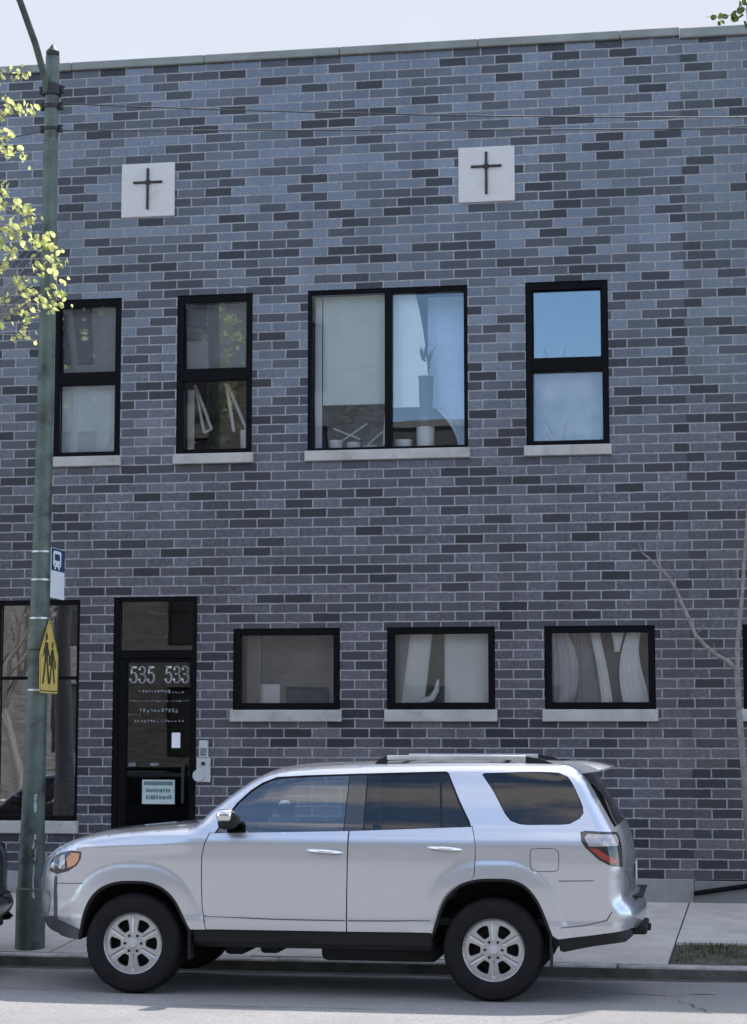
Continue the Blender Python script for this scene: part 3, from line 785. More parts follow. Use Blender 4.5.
for c in (.155, .275):
    prism(bm, [(c + .012 * math.cos(k * .785), .328 + .012 * math.sin(k * .785)) for k in range(8)], lambda u, v, w: (.0063 + w, u, v), .0006)
obj('bus_symbol', bm, MT['blue_print'], hd)
# school crossing sign
S = thing('school_crossing_sign', 'yellow five sided sign with two black walking figures on the lamp post', 'sign', (PX + .102, PY, 2.14), R(3))
bm = bmesh.new()
pent = [(-.295, .0), (-.28, -.012), (.28, -.012), (.295, .0), (.305, .33), (.295, .35), (.015, .655), (-.015, .655), (-.295, .35), (-.305, .33)]
prism(bm, pent, lambda u, v, w: (w - .002, u, v), .004); obj('plate', bm, MT['yellow'], S)
def walker(bm, ox, s):
    f = lambda u, v, w: (.0026 + w, ox + u * s, .07 + v * s)
    prism(bm, [(.035 * math.cos(k * .6283), .40 + .035 * math.sin(k * .6283)) for k in range(10)], f, .0008)
    for pl in ([(-.05, .2), (.045, .2), (.055, .35), (-.045, .355)], [(-.05, .205), (.0, .205), (-.07, .0), (-.12, .0)], [(.0, .205), (.046, .205), (.11, .02), (.06, .0)],
               [(.04, .34), (.055, .31), (.12, .22), (.10, .2), (.03, .28)], [(-.04, .345), (-.11, .24), (-.095, .22), (-.03, .29)], [(.085, .15), (.14, .17), (.125, .235), (.07, .215)]):
        prism(bm, pl, f, .0009)
bm = bmesh.new(); walker(bm, -.10, 1.08); obj('walking_figure', bm, MT['worn_print'], S)
bm = bmesh.new(); walker(bm, .10, .9); obj('walking_figure', bm, MT['worn_print'], S)
bm = bmesh.new()
bp = [(u * .93, .318 + (v - .318) * .93) for u, v in pent]
for a, b, c, d in zip(bp, bp[1:] + bp[:1], [(u * .955, .318 + (v - .318) * .955) for u, v in pent], ([(u * .955, .318 + (v - .318) * .955) for u, v in pent][1:] + [(pent[0][0] * .955, .318 + (pent[0][1] - .318) * .955)])):
    prism(bm, [a, b, d, c], lambda u, v, w: (.0026 + w, u, v), .0006)
obj('border_line', bm, MT['black_print'], S)
bm = bmesh.new(); bx(bm, -.0, .0, 0, 0, 0, 0) if False else None
obj('bracket', newbox(-.03, -.003, -.03, .03, .05, .60, bev=.003), MT['alu'], S)

# overhead wires
def wire(label, z0, k1, k2, xl):
    bm = bmesh.new(); pts = []
    for i in range(60):
        x = xl + (26 - 0) * i / 59
        d = x - xl
        pts.append((x, PY, z0 - k1 * d + k2 * d * d))
    tag(obj('overhead_wire', tube(bm, pts, .0065, 6), MT['wire'], smooth=60), label, 'wire', 'overhead wires')
wire('upper overhead wire running right from the lamp post', 7.70, .098, .0037, -5.96)
wire('lower overhead wire running right from the lamp post', 7.435, .052, .0005, -5.96)
def wire_l(label, z0, k):
    bm = bmesh.new(); pts = [(-6.13 - d, PY, z0 - k * d + .003 * d * d) for d in [i * .5 for i in range(50)]]
    tag(obj('overhead_wire', tube(bm, pts, .0065, 6), MT['wire'], smooth=60), label, 'wire', 'overhead wires')
wire_l('upper overhead wire running left from the lamp post', 7.66, .10)
wire_l('lower overhead wire running left from the lamp post', 7.43, .115)

# ------------------------------------------------------------------ trees
def leaf(bm, c, size, aim=None):
    n = Vector((random.uniform(-1, 1), random.uniform(-1, 1), random.uniform(-.6, 1))).normalized()
    u = n.cross(Vector((random.random(), random.random(), random.random() + .1))).normalized(); v = n.cross(u)
    c = Vector(c)
    ring_ = []
    for k in range(7):
        t_ = 2 * math.pi * k / 7
        q = u * math.cos(t_) * size * .52 + v * math.sin(t_) * size * .36
        ring_.append(bm.verts.new(c + q + n * (abs(math.sin(t_)) * .12 - .06 * math.cos(t_) ** 2) * size))
    m_ = bm.verts.new(c - n * .05 * size)
    for k in range(7): bm.faces.new((m_, ring_[k], ring_[(k + 1) % 7]))

def curve_pts(a, b, bend, n=6):
    a, b = Vector(a), Vector(b)
    out = []
    for i in range(n + 1):
        t_ = i / n
        out.append(a.lerp(b, t_) + Vector(bend) * (4 * t_ * (1 - t_)))
    return out
import mathutils
# street tree left of the frame, its spring sprays hang into view
TL = thing('street_tree', 'street tree with yellow green spring leaves hanging in front of the lamp post', 'tree', (-8.1, -3.6, -.18))
tb = bmesh.new()
tube(tb, [(0, 0, -.1), (.02, 0, 1.5), (-.03, .05, 3.2), (.05, 0, 4.6)], [.15, .12, .10, .085], 12)
limbs = [[(.05, 0, 4.6), (.5, -.1, 5.6), (1.0, -.2, 6.6), (1.5, -.3, 7.5), (1.75, -.3, 8.6)], [(.05, 0, 4.6), (-.4, .3, 5.8), (-.9, .5, 7.2), (-1.2, .6, 8.8)],
         [(.0, 0, 4.3), (-.3, -.6, 5.3), (-.6, -1.3, 6.5), (-.7, -1.8, 7.8)], [(.05, 0, 4.6), (.1, .1, 6.2), (.0, .2, 8), (.1, .3, 9.6)], [(.02, 0, 4.0), (.6, -.2, 4.8), (1.2, -.25, 5.3), (1.75, -.3, 5.6)]]
for l in limbs: tube(tb, l, [.06, .045, .03, .02, .012][:len(l)], 8)
lb = bmesh.new()
clusters = [(5, 70, 2), (14, 76, 4), (22, 73, 4), (8, 102, 6), (20, 105, 3), (28, 110, 6), (3, 112, 8), (3, 133, 7), (8, 150, 8), (17, 148, 4), (25, 156, 3), (4, 192, 8), (2, 210, 6),
            (22, 208, 12), (29, 218, 12), (20, 232, 9), (9, 226, 9), (3, 240, 7), (38, 236, 8), (47, 243, 12), (57, 261, 9), (51, 268, 6), (41, 268, 5), (19, 282, 8), (25, 290, 9), (31, 284, 4),
            (41, 301, 7), (50, 304, 7), (60, 300, 6), (54, 286, 4), (64, 283, 3), (22, 306, 7), (26, 315, 7), (17, 333, 5), (29, 336, 3), (1, 300, 7), (5, 318, 3), (34, 246, 4), (12, 250, 8), (1, 262, 5)]
# spray centres measured on the plane y = -3.9 (metres)
fwd = Vector((-.16576, .98006, .10956)); rt = Vector((.98600, .16677, 0)); upv = rt.cross(fwd)
CP = Vector((0, -20.5, 1.80))
def at(u, v, y):
    r = fwd + rt * ((u - 373.5) / 1970) - upv * ((v - 512) / 1970)
    return CP + r * ((y - CP.y) / r.y)
spots = []
for (u, v, n) in clusters:
    spots.append((at(u, v, -3.9 + random.uniform(-.25, .25)), n))
base = Vector((-8.1, -3.6, -.18))
limb_pts = []
for l in (limbs[0], limbs[4]):
    for a, b in zip(l, l[1:]):
        for q in (0, .33, .66): limb_pts.append(Vector(a).lerp(Vector(b), q))
for p, n in spots:
    loc = p - base
    st = min(limb_pts, key=lambda q: (q - loc).length + max(0, (q.z - loc.z)) * .3)
    tube(tb, curve_pts(st, loc, (0, 0, random.uniform(-.03, .10)), 5), [.009, .007, .006, .005, .004, .003], 5)
    for k in range(int(n * 1.7)):
        leaf(lb, loc + Vector((random.gauss(0, .038), random.gauss(0, .04), random.gauss(-.01, .045))), random.uniform(.04, .08))
for l in limbs:        # rest of the crown, outside the picture
    for k in range(130):
        a, b = l[-2], l[-1]
        c = Vector(a).lerp(Vector(b), random.random() * 1.1) + Vector((random.gauss(0, .35), random.gauss(0, .35), random.gauss(0, .4)))
        w = c + base
        if w.x > -6.62 and w.y > -5: continue
        leaf(lb, c, random.uniform(.06, .1))
obj('trunk', tb, MT['bark'], TL, smooth=60)
obj('crown', lb, MT['leaf'], TL, smooth='keep')

# young bare tree at the right
TR = thing('young_tree', 'slender bare young tree with forked grey branches in front of the brick wall', 'tree', (.40, -2.9, -.16))
b0 = Vector((.40, -2.9, -.16))
tb = bmesh.new()
def wp(*pts): return [Vector((x - b0.x, y - b0.y, z - b0.z)) for x, y, z in pts]
tube(tb, wp((.40, -2.9, -.25), (.34, -2.9, .6), (.292, -2.9, 1.5), (.262, -2.9, 2.0), (.255, -2.9, 2.34)), [.042, .033, .029, .027, .027], 10)
tube(tb, wp((.255, -2.9, 2.3), (.262, -2.88, 2.55), (.31, -2.85, 2.95), (.37, -2.8, 3.65), (.46, -2.8, 4.9), (.5, -2.8, 6.4), (.46, -2.8, 8.4)), [.024, .020, .017, .014, .011, .008, .004], 8)
tube(tb, wp((.255, -2.9, 2.31), (.178, -2.92, 2.39), (.066, -2.95, 2.45), (-.02, -2.98, 2.53), (-.10, -3.0, 2.62), (-.162, -3.0, 2.78), (-.215, -3.0, 2.90), (-.263, -3.0, 3.025), (-.32, -3.0, 3.13), (-.393, -3.0, 3.205)), [.022, .021, .020, .018, .017, .016, .015, .014, .0125, .0115], 8)
tube(tb, wp((-.393, -3.0, 3.2), (-.504, -3.0, 3.31), (-.56, -3.0, 3.36), (-.64, -3.0, 3.39)), [.010, .008, .006, .003], 6)
tube(tb, wp((-.385, -3.0, 3.19), (-.42, -2.98, 3.32), (-.425, -2.96, 3.46), (-.40, -2.95, 3.60), (-.39, -2.95, 3.68)), [.010, .009, .007, .005, .003], 6)
for (sx_, sz_, ex, ez) in ((-.10, 2.62, -.02, 2.72), (.066, 2.45, .05, 2.55), (-.263, 3.02, -.33, 3.02), (-.56, 3.36, -.6, 3.46)):
    tube(tb, wp((sx_, -3.0, sz_), ((sx_ + ex) / 2 + .01, -3.0, (sz_ + ez) / 2), (ex, -3.0, ez)), [.005, .004, .002], 5)
obj('trunk', tb, MT['bark'], TR, smooth=60)
lb = bmesh.new()
for (u, v, n) in ((717, 19, 2), (725, 17, 3), (734, 16, 3), (742, 12, 2), (744, 6, 4), (738, 4, 1), (741, 24, 2)):
    c = at(u, v, -2.8) - b0
    for k in range(n): leaf(lb, c + Vector((random.gauss(0, .025), random.gauss(0, .06), random.gauss(0, .02))), random.uniform(.05, .085))
for k in range(60):
    leaf(lb, Vector((.25 + random.random() * .5, random.gauss(.1, .25), 8.5 + random.random() * .8)) + Vector((.15, 0, 0)), .07)
obj('crown', lb, MT['leaf_dark'], TR, smooth='keep')
tb = bmesh.new()
c1 = at(744, 8, -2.8) - b0
tube(tb, [c1 + Vector((.2, .05, -.2)), c1, at(726, 17, -2.8) - b0, at(706, 17, -2.8) - b0], [.006, .005, .004, .002], 5)
tube(tb, wp((.46, -2.8, 8.3), (.5, -2.8, 8.5)), [.006, .004], 5)
obj('twig', tb, MT['bark'], TR, smooth=60)

# ------------------------------------------------------------------ across the street (seen mirrored in the glass)
OB = thing('grey_brick_building', 'plain grey brown brick building across the street, seen only as a reflection in the windows', 'building', (0, -35, 0))
OH = 11.2
wins = [(x, x + 1.3, z, z + 2.0) for z in (1.0, 4.6, 7.6) for x in (-26, -22.5, -19, -15.5, -12, -8.5, -5, -1.5, 2, 5.5, 9, 12.5)]
bm = bmesh.new(); wall_sheet(bm, -30, 18, -.5, OH, wins, y=0, dep=-.2)
obj('wall', bm, MT['tan_brick'], OB)
bm = bmesh.new()
quad(bm, (-30, 0, -.5), (-30, -12, -.5), (-30, -12, OH), (-30, 0, OH)); quad(bm, (18, 0, -.5), (18, -12, -.5), (18, -12, OH), (18, 0, OH)); quad(bm, (-30, -12, -.5), (18, -12, -.5), (18, -12, OH), (-30, -12, OH))
obj('rear_wall', bm, MT['tan_brick'], OB)
obj('roof', newbox(-29.9, 17.9, -11.9, -.21, OH - .4, OH - .2), MT['roof'], OB)
obj('coping', newbox(-30.1, 18.1, -.3, .08, OH + .001, OH + .2, bev=.01), MT['stone'], OB)
for (a, b, c, d) in wins:
    bm = bmesh.new(); ring(bm, a, b, c, d, .08, -.18, -.1); bx(bm, a + .08, b - .08, -.17, -.11, (c + d) / 2 - .03, (c + d) / 2 + .03)
    w = obj('window', bm, MT['dark_iron'], OB)
    pane(w, a + .08, b - .08, c + .08, d - .08, -.15, MT['smoke'])
def bare_tree(label, loc, h, seed):
    rnd = random.Random(seed)
    t_ = thing('bare_tree', label, 'tree', loc, group='trees across the street')
    bm = bmesh.new(); lf = bmesh.new()
    def grow(p, d, L, r, depth):
        pts = [p]; q = p.copy(); dd = d.copy()
        for k in range(4):
            dd = (dd + Vector((rnd.gauss(0, .10), rnd.gauss(0, .10), rnd.gauss(.03, .06)))).normalized(); q = q + dd * L / 4; pts.append(q.copy())
        tube(bm, pts, [r * (1 - .11 * k) for k in range(5)], 6 if depth > 1 else 4, cap=False)
        if depth == 0:
            return
        for k in range(3 if depth > 2 else 3):
            a = rnd.uniform(0, 6.28); sp = rnd.uniform(.35, .75)
            nd = (dd + Vector((math.cos(a) * sp, math.sin(a) * sp, .12))).normalized()
            grow(pts[-1 if k else 3], nd, L * rnd.uniform(.62, .8), r * .58, depth - 1)
    grow(Vector((0, 0, 0)), Vector((0, 0, 1)), h * .32, .17, 5)
    obj('trunk', bm, MT['bark'], t_, smooth=60); lf.free()
bare_tree('bare tree across the street mirrored in the right upper window', (-4.0, -30, -.2), 11.3, 3)
bare_tree('bare tree across the street mirrored in the shop window', (-18.4, -31, -.2), 8, 5)

# ------------------------------------------------------------------ cars
def catmull(pts, step=.02, closed=False):
    P = [np.array(p, float) for p in pts]; out = []
    n = len(P)
    for i in range(n - 1):
        p0 = P[max(i - 1, 0)]; p1 = P[i]; p2 = P[i + 1]; p3 = P[min(i + 2, n - 1)]
        m = max(1, int(np.linalg.norm(p2 - p1) / step))
        # centripetal-ish: scaled tangents keep it from overshooting at uneven spacing
        L = np.linalg.norm(p2 - p1)
        t1 = (p2 - p0) / max(1e-6, np.linalg.norm(p2 - p0)) * L * .95; t2 = (p3 - p1) / max(1e-6, np.linalg.norm(p3 - p1)) * L * .95
        for k in range(m):
            t = k / m; t_2 = t * t; t_3 = t_2 * t
            out.append((2 * t_3 - 3 * t_2 + 1) * p1 + (t_3 - 2 * t_2 + t) * t1 + (-2 * t_3 + 3 * t_2) * p2 + (t_3 - t_2) * t2)
    out.append(P[-1])
    return np.array(out)

def inside(pts, poly):
    pts = np.asarray(pts, float); poly = np.asarray(poly, float)
    x, y = pts[:, 0], pts[:, 1]; res = np.zeros(len(pts), bool)
    x1, y1 = poly[:, 0], poly[:, 1]; x2, y2 = np.roll(x1, -1), np.roll(y1, -1)
    for a, b, c, d in zip(x1, y1, x2, y2):
        cond = ((b > y) != (d > y))
        if d != b: res ^= cond & (x < (c - a) * (y - b) / (d - b) + a)
    return res

def seg_dist(pts, line, closed=False):
    pts = np.asarray(pts, float)
    best = np.full(len(pts), 1e9); bi = np.zeros(len(pts), int)
    L = np.asarray(line, float); n = len(L)
    for i in range(n - 1 + (1 if closed else 0)):
        a = L[i]; b = L[(i + 1) % n]; ab = b - a; q = ab @ ab
        if q < 1e-14: continue
        t = np.clip(((pts - a) @ ab) / q, 0, 1)
        d = np.linalg.norm(pts - a - t[:, None] * ab, axis=1)
        m = d < best; best[m] = d[m]; bi[m] = i
    return best, bi

# side silhouette, metres, x backwards, z up from the road
SIL = [(-2.12, .415), (-2.20, .45), (-2.258, .55), (-2.28, .70), (-2.268, .85), (-2.23, .985), (-2.16, 1.075), (-2.05, 1.13), (-1.92, 1.172), (-1.74, 1.207), (-1.35, 1.246), (-1.08, 1.268), (-.965, 1.285),
       (-.84, 1.405), (-.69, 1.53), (-.56, 1.622), (-.44, 1.683), (-.27, 1.722), (0, 1.745), (.30, 1.758), (.8, 1.772), (1.3, 1.776), (1.7, 1.770), (1.90, 1.758), (1.99, 1.728),
       (2.08, 1.64), (2.17, 1.49), (2.255, 1.34), (2.305, 1.25), (2.335, 1.15), (2.35, 1.0), (2.352, .86), (2.362, .775), (2.40, .735), (2.43, .68), (2.435, .60), (2.40, .545)]
OUT = catmull(SIL, .022)
def arc_of(x, z):   # outline index nearest to a point
    return int(np.argmin(np.linalg.norm(OUT - np.array([x, z]), axis=1)))
KEYS = [((-2.12, .415), .30, .42), ((-2.28, .70), .30, .45), ((-2.16, 1.075), .24, .24), ((-1.92, 1.172), .085, .075), ((-1.35, 1.246), .055, .05), ((-.965, 1.285), .075, .07), ((-.69, 1.53), .10, .11),
        ((-.27, 1.722), .11, .085), ((1.3, 1.776), .11, .085), ((1.99, 1.728), .12, .09), ((2.255, 1.34), .15, .13), ((2.35, 1.0), .15, .11), ((2.435, .60), .17, .17)]
ki = [arc_of(*k[0]) for k in KEYS]
RY = np.interp(np.arange(len(OUT)), ki, [k[1] for k in KEYS]); RD = np.interp(np.arange(len(OUT)), ki, [k[2] for k in KEYS])
FARCH = catmull([(-1.885, .40), (-1.862, .50), (-1.826, .63), (-1.77, .735), (-1.69, .81), (-1.57, .855), (-1.43, .866), (-1.29, .856), (-1.18, .81), (-1.095, .73), (-1.03, .613), (-.975, .50), (-.955, .46)], .03)
RARCH = catmull([(.89, .46), (.91, .50), (.972, .69), (1.04, .80), (1.13, .872), (1.25, .909), (1.385, .917), (1.53, .909), (1.63, .86), (1.71, .765), (1.768, .64), (1.83, .47), (1.85, .40)], .03)
FC, RC = (-1.435, .383), (1.373, .385)

def halfwidth(P):
    P = np.asarray(P, float); x, z = P[:, 0], P[:, 1]
    w = np.interp(z, [.3, .42, .50, .575, .60, .66, .85, 1.02, 1.16, 1.215, 1.25, 1.30, 1.45, 1.62, 1.80], [.875, .90, .914, .924, .918, .922, .934, .940, .936, .926, .905, .885, .842, .785, .715])
    # plan taper to both ends
    w = w - .020 * np.clip((-x - 1.2) / 1., 0, 2) ** 2 - .030 * np.clip((x - 1.5) / .8, 0, 2) ** 2
    # crease along the top of the front wing
    zc = 1.105 + .05 * np.clip((x + 1.9) / 1.0, 0, 1)
    w = w + .014 * np.exp(-((z - zc) / .036) ** 2) * np.clip((-x - .95) / .25, 0, 1) * np.clip((x + 1.95) / .2, 0, 1)
    for arch, c in ((FARCH, FC), (RARCH, RC)):
        d, _ = seg_dist(P, arch)
        w = w + .022 * np.clip(1 - d / .13, 0, 1) ** .6 * (np.hypot(x - c[0], z - c[1]) > .3)
    d, i = seg_dist(P, OUT)
    ry = RY[i]; rd = RD[i]
    q = np.clip(1 - d / rd, 0, 1)
    w = w - ry * (1 - np.sqrt(np.maximum(0, 1 - q * q)))
    return w

BODY_BOT = [(2.40, .545), (2.10, .502), (1.86, .472)]
def build_car(name, label, cat, loc, paint, sx=1., sz=1., flip=False, group=None, wheel_s=1.):
    T = thing(name, label, cat, loc, math.pi if flip else 0, group)
    def mk(nm, V, F, mat, parent=T, smooth=35):
        me = bpy.data.meshes.new(nm)
        me.from_pydata([(v[0] * sx, v[1] * sx, v[2] * sz) for v in V], [], F)
        for k in (mat if isinstance(mat, list) else [mat]): me.materials.append(k)
        for p in me.polygons: p.use_smooth = True
        me.set_sharp_from_angle(angle=R(smooth))
        o = bpy.data.objects.new(nm, me); COL.objects.link(o); o.parent = parent
        return o
    def side(poly, holes=(), off=0., grid=.03, thick=0.):
        """flat outline in side view -> curved skin; returns verts/faces for the near side"""
        polys = [np.asarray(poly, float)] + [np.asarray(h, float) for h in holes]
        pts = []; edges = []
        for pl in polys:
            dense = []
            for a, b in zip(pl, np.roll(pl, -1, 0)):
                m = max(1, int(np.linalg.norm(b - a) / grid))
                for k in range(m): dense.append(a + (b - a) * k / m)
            s = len(pts); n = len(dense)
            pts += dense; edges += [(s + k, s + (k + 1) % n) for k in range(n)]
        lo = polys[0].min(0); hi = polys[0].max(0)
        gx, gz = np.meshgrid(np.arange(lo[0], hi[0], grid), np.arange(lo[1], hi[1], grid))
        gx[1::2] += grid / 2
        G = np.stack([gx.ravel(), gz.ravel()], 1)
        k = inside(G, polys[0])
        for h in polys[1:]: k &= ~inside(G, h)
        G = G[k]
        if len(G):
            for pl in polys:
                d, _ = seg_dist(G, pl, True); G = G[d > grid * .45]
        allp = np.array(pts + list(G)) if len(G) else np.array(pts)
        v2, e2, f2, *_ = delaunay_2d_cdt([Vector((float(p[0]), float(p[1]))) for p in allp], edges, [], 0, 1e-6)
        v = np.array([(p.x, p.y) for p in v2]); f = [tuple(t) for t in f2]
        cen = np.array([v[list(t)].mean(0) for t in f])
        ok = inside(cen, polys[0])
        for h in polys[1:]: ok &= ~inside(cen, h)
        f = [t for t, q in zip(f, ok) if q]
        y = -(halfwidth(v) + off)
        V = [(a[0], b, a[1]) for a, b in zip(v, y)]
        # outward normals towards -y
        F = []
        for t in f:
            a, b, c = (v[i] for i in t)
            area = (b[0] - a[0]) * (c[1] - a[1]) - (b[1] - a[1]) * (c[0] - a[0])
            F.append(t if area > 0 else t[::-1])
        return V, F
    def both(V, F):
        n = len(V)
        return V + [(a, -b, c) for a, b, c in V], F + [tuple(i + n for i in t[::-1]) for t in F]
    def near_far(nm, poly, mat, off=0., grid=.03, parent=T, holes=(), **k):
        V, F = side(poly, holes, off, grid)
        a = mk(nm, V, F, mat, parent, **k)
        b = mk(nm, [(p, -q, r) for p, q, r in V], [t[::-1] for t in F], mat, parent, **k)
        return a, b
    g = .004
    fd = [(-.826, 1.232), (-.862, 1.15), (-.880, 1.06), (-.882, .85), (-.878, .67), (-.850, .502), (.247, .502), (.247, .62), (.256, 1.0), (.262, 1.258)]
    ra = [tuple(p) for p in RARCH if p[0] < 1.235 and p[1] > .49]
    ra = [(p[0] - .008, p[1] + .006) for p in ra]
    rd_ = [(.272, 1.258), (.264, 1.0), (.256, .62), (.256, .502)] + ra + [(1.232, .935), (1.240, 1.05), (1.240, 1.17), (1.215, 1.297)]
    fwin = [(-.785, 1.232), (-.72, 1.325), (-.62, 1.462), (-.52, 1.553), (-.43, 1.612), (-.33, 1.650), (-.1, 1.664), (.246, 1.676), (.222, 1.255)]
    bpil = [(.226, 1.255), (.25, 1.676), (.384, 1.681), (.372, 1.262)]
    rwin = [(.376, 1.262), (.388, 1.681), (.952, 1.700), (.972, 1.288)]
    rqw = [(.984, 1.289), (.964, 1.700), (1.005, 1.698), (1.10, 1.49), (1.178, 1.335), (1.19, 1.297)]
    dlo = [(-.80, 1.222), (-.73, 1.328), (-.63, 1.468), (-.53, 1.562), (-.44, 1.622), (-.33, 1.664), (-.1, 1.678), (.3, 1.692), (1.0, 1.712), (1.02, 1.70), (1.115, 1.49), (1.195, 1.338), (1.21, 1.288), (.975, 1.278), (.3, 1.248)]
    qw = [tuple(p) for p in catmull([(1.30, 1.698), (1.60, 1.704), (1.86, 1.700), (1.93, 1.672), (1.985, 1.585), (2.045, 1.455), (2.05, 1.405), (2.02, 1.365), (1.95, 1.328), (1.75, 1.322), (1.58, 1.324), (1.51, 1.348), (1.47, 1.395), (1.38, 1.555), (1.285, 1.685)], .05)]
    fuel = [tuple(p) for p in catmull([(1.67, 1.135), (1.76, 1.14), (1.85, 1.135), (1.868, 1.115), (1.87, 1.05), (1.868, .995), (1.85, .978), (1.76, .974), (1.68, .978), (1.664, .995), (1.66, 1.05), (1.662, 1.115), (1.67, 1.135)], .03)][:-1]
    head = [(-2.135, .93), (-2.135, .985), (-2.10, 1.035), (-2.04, 1.068), (-1.94, 1.090), (-1.855, 1.080), (-1.862, 1.025), (-1.895, .975), (-1.965, .932), (-2.06, .908)]
    tail = [(2.035, 1.262), (2.07, 1.272), (2.29, 1.262), (2.322, 1.23), (2.335, 1.12), (2.34, 1.01), (2.26, 1.018), (2.17, 1.065), (2.075, 1.15), (2.045, 1.195)]
    outline = [tuple(p) for p in OUT] + BODY_BOT + [tuple(p) for p in RARCH[::-1] if .905 < p[0] < 1.845 and p[1] > .475] + [(.905, .50), (-.97, .50)] + \
        [tuple(p) for p in FARCH[::-1] if p[0] < -.985] + [(-1.89, .405)]
    exp = lambda pl, d: [tuple(np.array(p) + (np.array(p) - np.mean(pl, 0)) / np.linalg.norm(np.array(p) - np.mean(pl, 0)) * d) for p in pl]
    holes = [exp(fd, .007), exp(rd_, .007), dlo, exp(qw, .006), exp(fuel, .005), exp(head, .003), exp(tail, .003)]
    # doors and openings that touch the lower edge are cut as holes; triangles are kept by their centre
    V, F = side(outline, holes, 0, .018)
    V, F = both(V, F)
    n0 = len(V)
    # wrap over the middle: roof and tail belong to the body, the other stretches are parts of their own
    hw = halfwidth(OUT)
    tang = np.gradient(OUT, axis=0); tang /= np.linalg.norm(tang, axis=1)[:, None]
    nrm = np.stack([-tang[:, 1], tang[:, 0]], 1)
    bkeys = [((-2.12, .415), .05), ((-2.28, .70), .06), ((-2.16, 1.075), .035), ((-1.74, 1.207), .03), ((-.965, 1.285), .03), ((-.56, 1.622), .035), ((.3, 1.758), .022), ((1.9, 1.758), .02), ((2.17, 1.49), .05), ((2.35, 1.0), .055), ((2.435, .60), .055)]
    BU = np.interp(np.arange(len(OUT)), [arc_of(*k[0]) for k in bkeys], [k[1] for k in bkeys])
    def wrap(i0, i1, nv=22, vmin=-1, vmax=1, off=0.):
        VV = []; FF = []
        for i in range(i0, i1 + 1):
            for j in range(nv + 1):
                v = vmin + (vmax - vmin) * j / nv
                b = BU[i] * (1 - abs(v) ** 2.2) + off
                VV.append((OUT[i][0] + nrm[i][0] * b, v * hw[i], OUT[i][1] + nrm[i][1] * b))
        for i in range(i1 - i0):
            for j in range(nv):
                a = i * (nv + 1) + j
                FF.append((a, a + nv + 1, a + nv + 2, a + 1))
        return VV, FF
    iA, iH, iW, iR, iG, iT, iB = arc_of(-2.12, .415), arc_of(-2.21, 1.01), arc_of(-.985, 1.28), arc_of(-.46, 1.675), arc_of(2.0, 1.72), arc_of(2.275, 1.30), arc_of(2.362, .775)
    iE = len(OUT) - 1
    def add(VV, FF):
        nonlocal V, F
        n = len(V); V = V + VV; F = F + [tuple(i + n for i in t) for t in FF]
    add(*wrap(iR, iG)); add(*wrap(iA, iH))
    mk('body', V, F, paint, smooth=38)
    mk('hood', *wrap(iH, iW), paint)
    mk('windshield', *wrap(iW, iR), MT['car_glass'])
    mk('rear_window', *wrap(iG, iT), MT['tint_glass'])
    mk('tailgate', *wrap(iT, iB), paint)
    mk('grille', *wrap(arc_of(-2.27, .62), arc_of(-2.23, .985), 16, -.62, .62, .008), MT['trim'])
    pl_ = mk('license_plate', *wrap(arc_of(2.35, 1.0), arc_of(2.352, .86), 8, -.22, .22, .012), MT['white_metal'])
    # doors with handles and glass
    for k, o in enumerate(near_far('door', fd, paint)):
        s = -1 if k == 0 else 1
        hb = bmesh.new(); tube(hb, [(-.05 * sx, s * .925 * sx, 1.112 * sz), (-.01 * sx, s * .972 * sx, 1.109 * sz), (.09 * sx, s * .984 * sx, 1.103 * sz), (.185 * sx, s * .972 * sx, 1.096 * sz), (.215 * sx, s * .925 * sx, 1.094 * sz)], [.015, .018, .02, .018, .015], 8)
        obj('handle', hb, MT['chrome'] if paint is MT['paint'] else paint, o, smooth=50)
    for k, o in enumerate(near_far('door', rd_, paint)):
        s = -1 if k == 0 else 1
        hb = bmesh.new(); tube(hb, [(.89 * sx, s * .928 * sx, 1.142 * sz), (.93 * sx, s * .972 * sx, 1.139 * sz), (1.02 * sx, s * .984 * sx, 1.134 * sz), (1.10 * sx, s * .972 * sx, 1.128 * sz), (1.135 * sx, s * .925 * sx, 1.126 * sz)], [.015, .018, .02, .018, .015], 8)
        obj('handle', hb, MT['chrome'] if paint is MT['paint'] else paint, o, smooth=50)
    near_far('window_trim', dlo, MT['trim'], -.012, .05, holes=[exp(fwin, -.004), exp(rwin, -.004), exp(rqw, -.004)])
    near_far('pillar_trim', bpil, MT['smoke'], -.008)
    near_far('side_window', fwin, MT['car_glass'], -.014, .05)
    near_far('side_window', rwin, MT['tint_glass'], -.014, .05)
    near_far('side_window', rqw, MT['tint_glass'], -.014, .05)
    near_far('side_window', qw, MT['tint_glass'], -.004, .05)
    near_far('fuel_door', fuel, paint, -.001)
    # lights
    for o in near_far('headlight', head, MT['smoke'], .001, .02):
        pass
    lamps = [c for c in T.children if c.name.split('.')[0] == 'headlight'][-2:]
    am = [(-1.965, .955), (-1.975, 1.03), (-1.93, 1.076), (-1.868, 1.070), (-1.875, 1.02), (-1.905, .98)]
    lz = [(-2.04, .955), (-2.035, 1.03), (-2.02, 1.052), (-1.992, 1.058), (-1.985, .955), (-2.01, .945)]
    lz2 = [(-2.125, .955), (-2.12, .985), (-2.085, 1.005), (-2.08, .945)]
    for k, l_ in enumerate(lamps):
        for nm, pl, mt in (('turn_signal', am, MT['amber']), ('lens', lz, MT['clear']), ('lens', lz2, MT['clear'])):
            Vv, Ff = side(pl, (), .005, .02)
            if k: Vv = [(a, -b, c) for a, b, c in Vv]; Ff = [t[::-1] for t in Ff]
            mk(nm, Vv, Ff, mt, l_)
    near_far('taillight', tail, MT['smoke'], .004, .02)
    lamps = [c for c in T.children if c.name.split('.')[0] == 'taillight'][-2:]
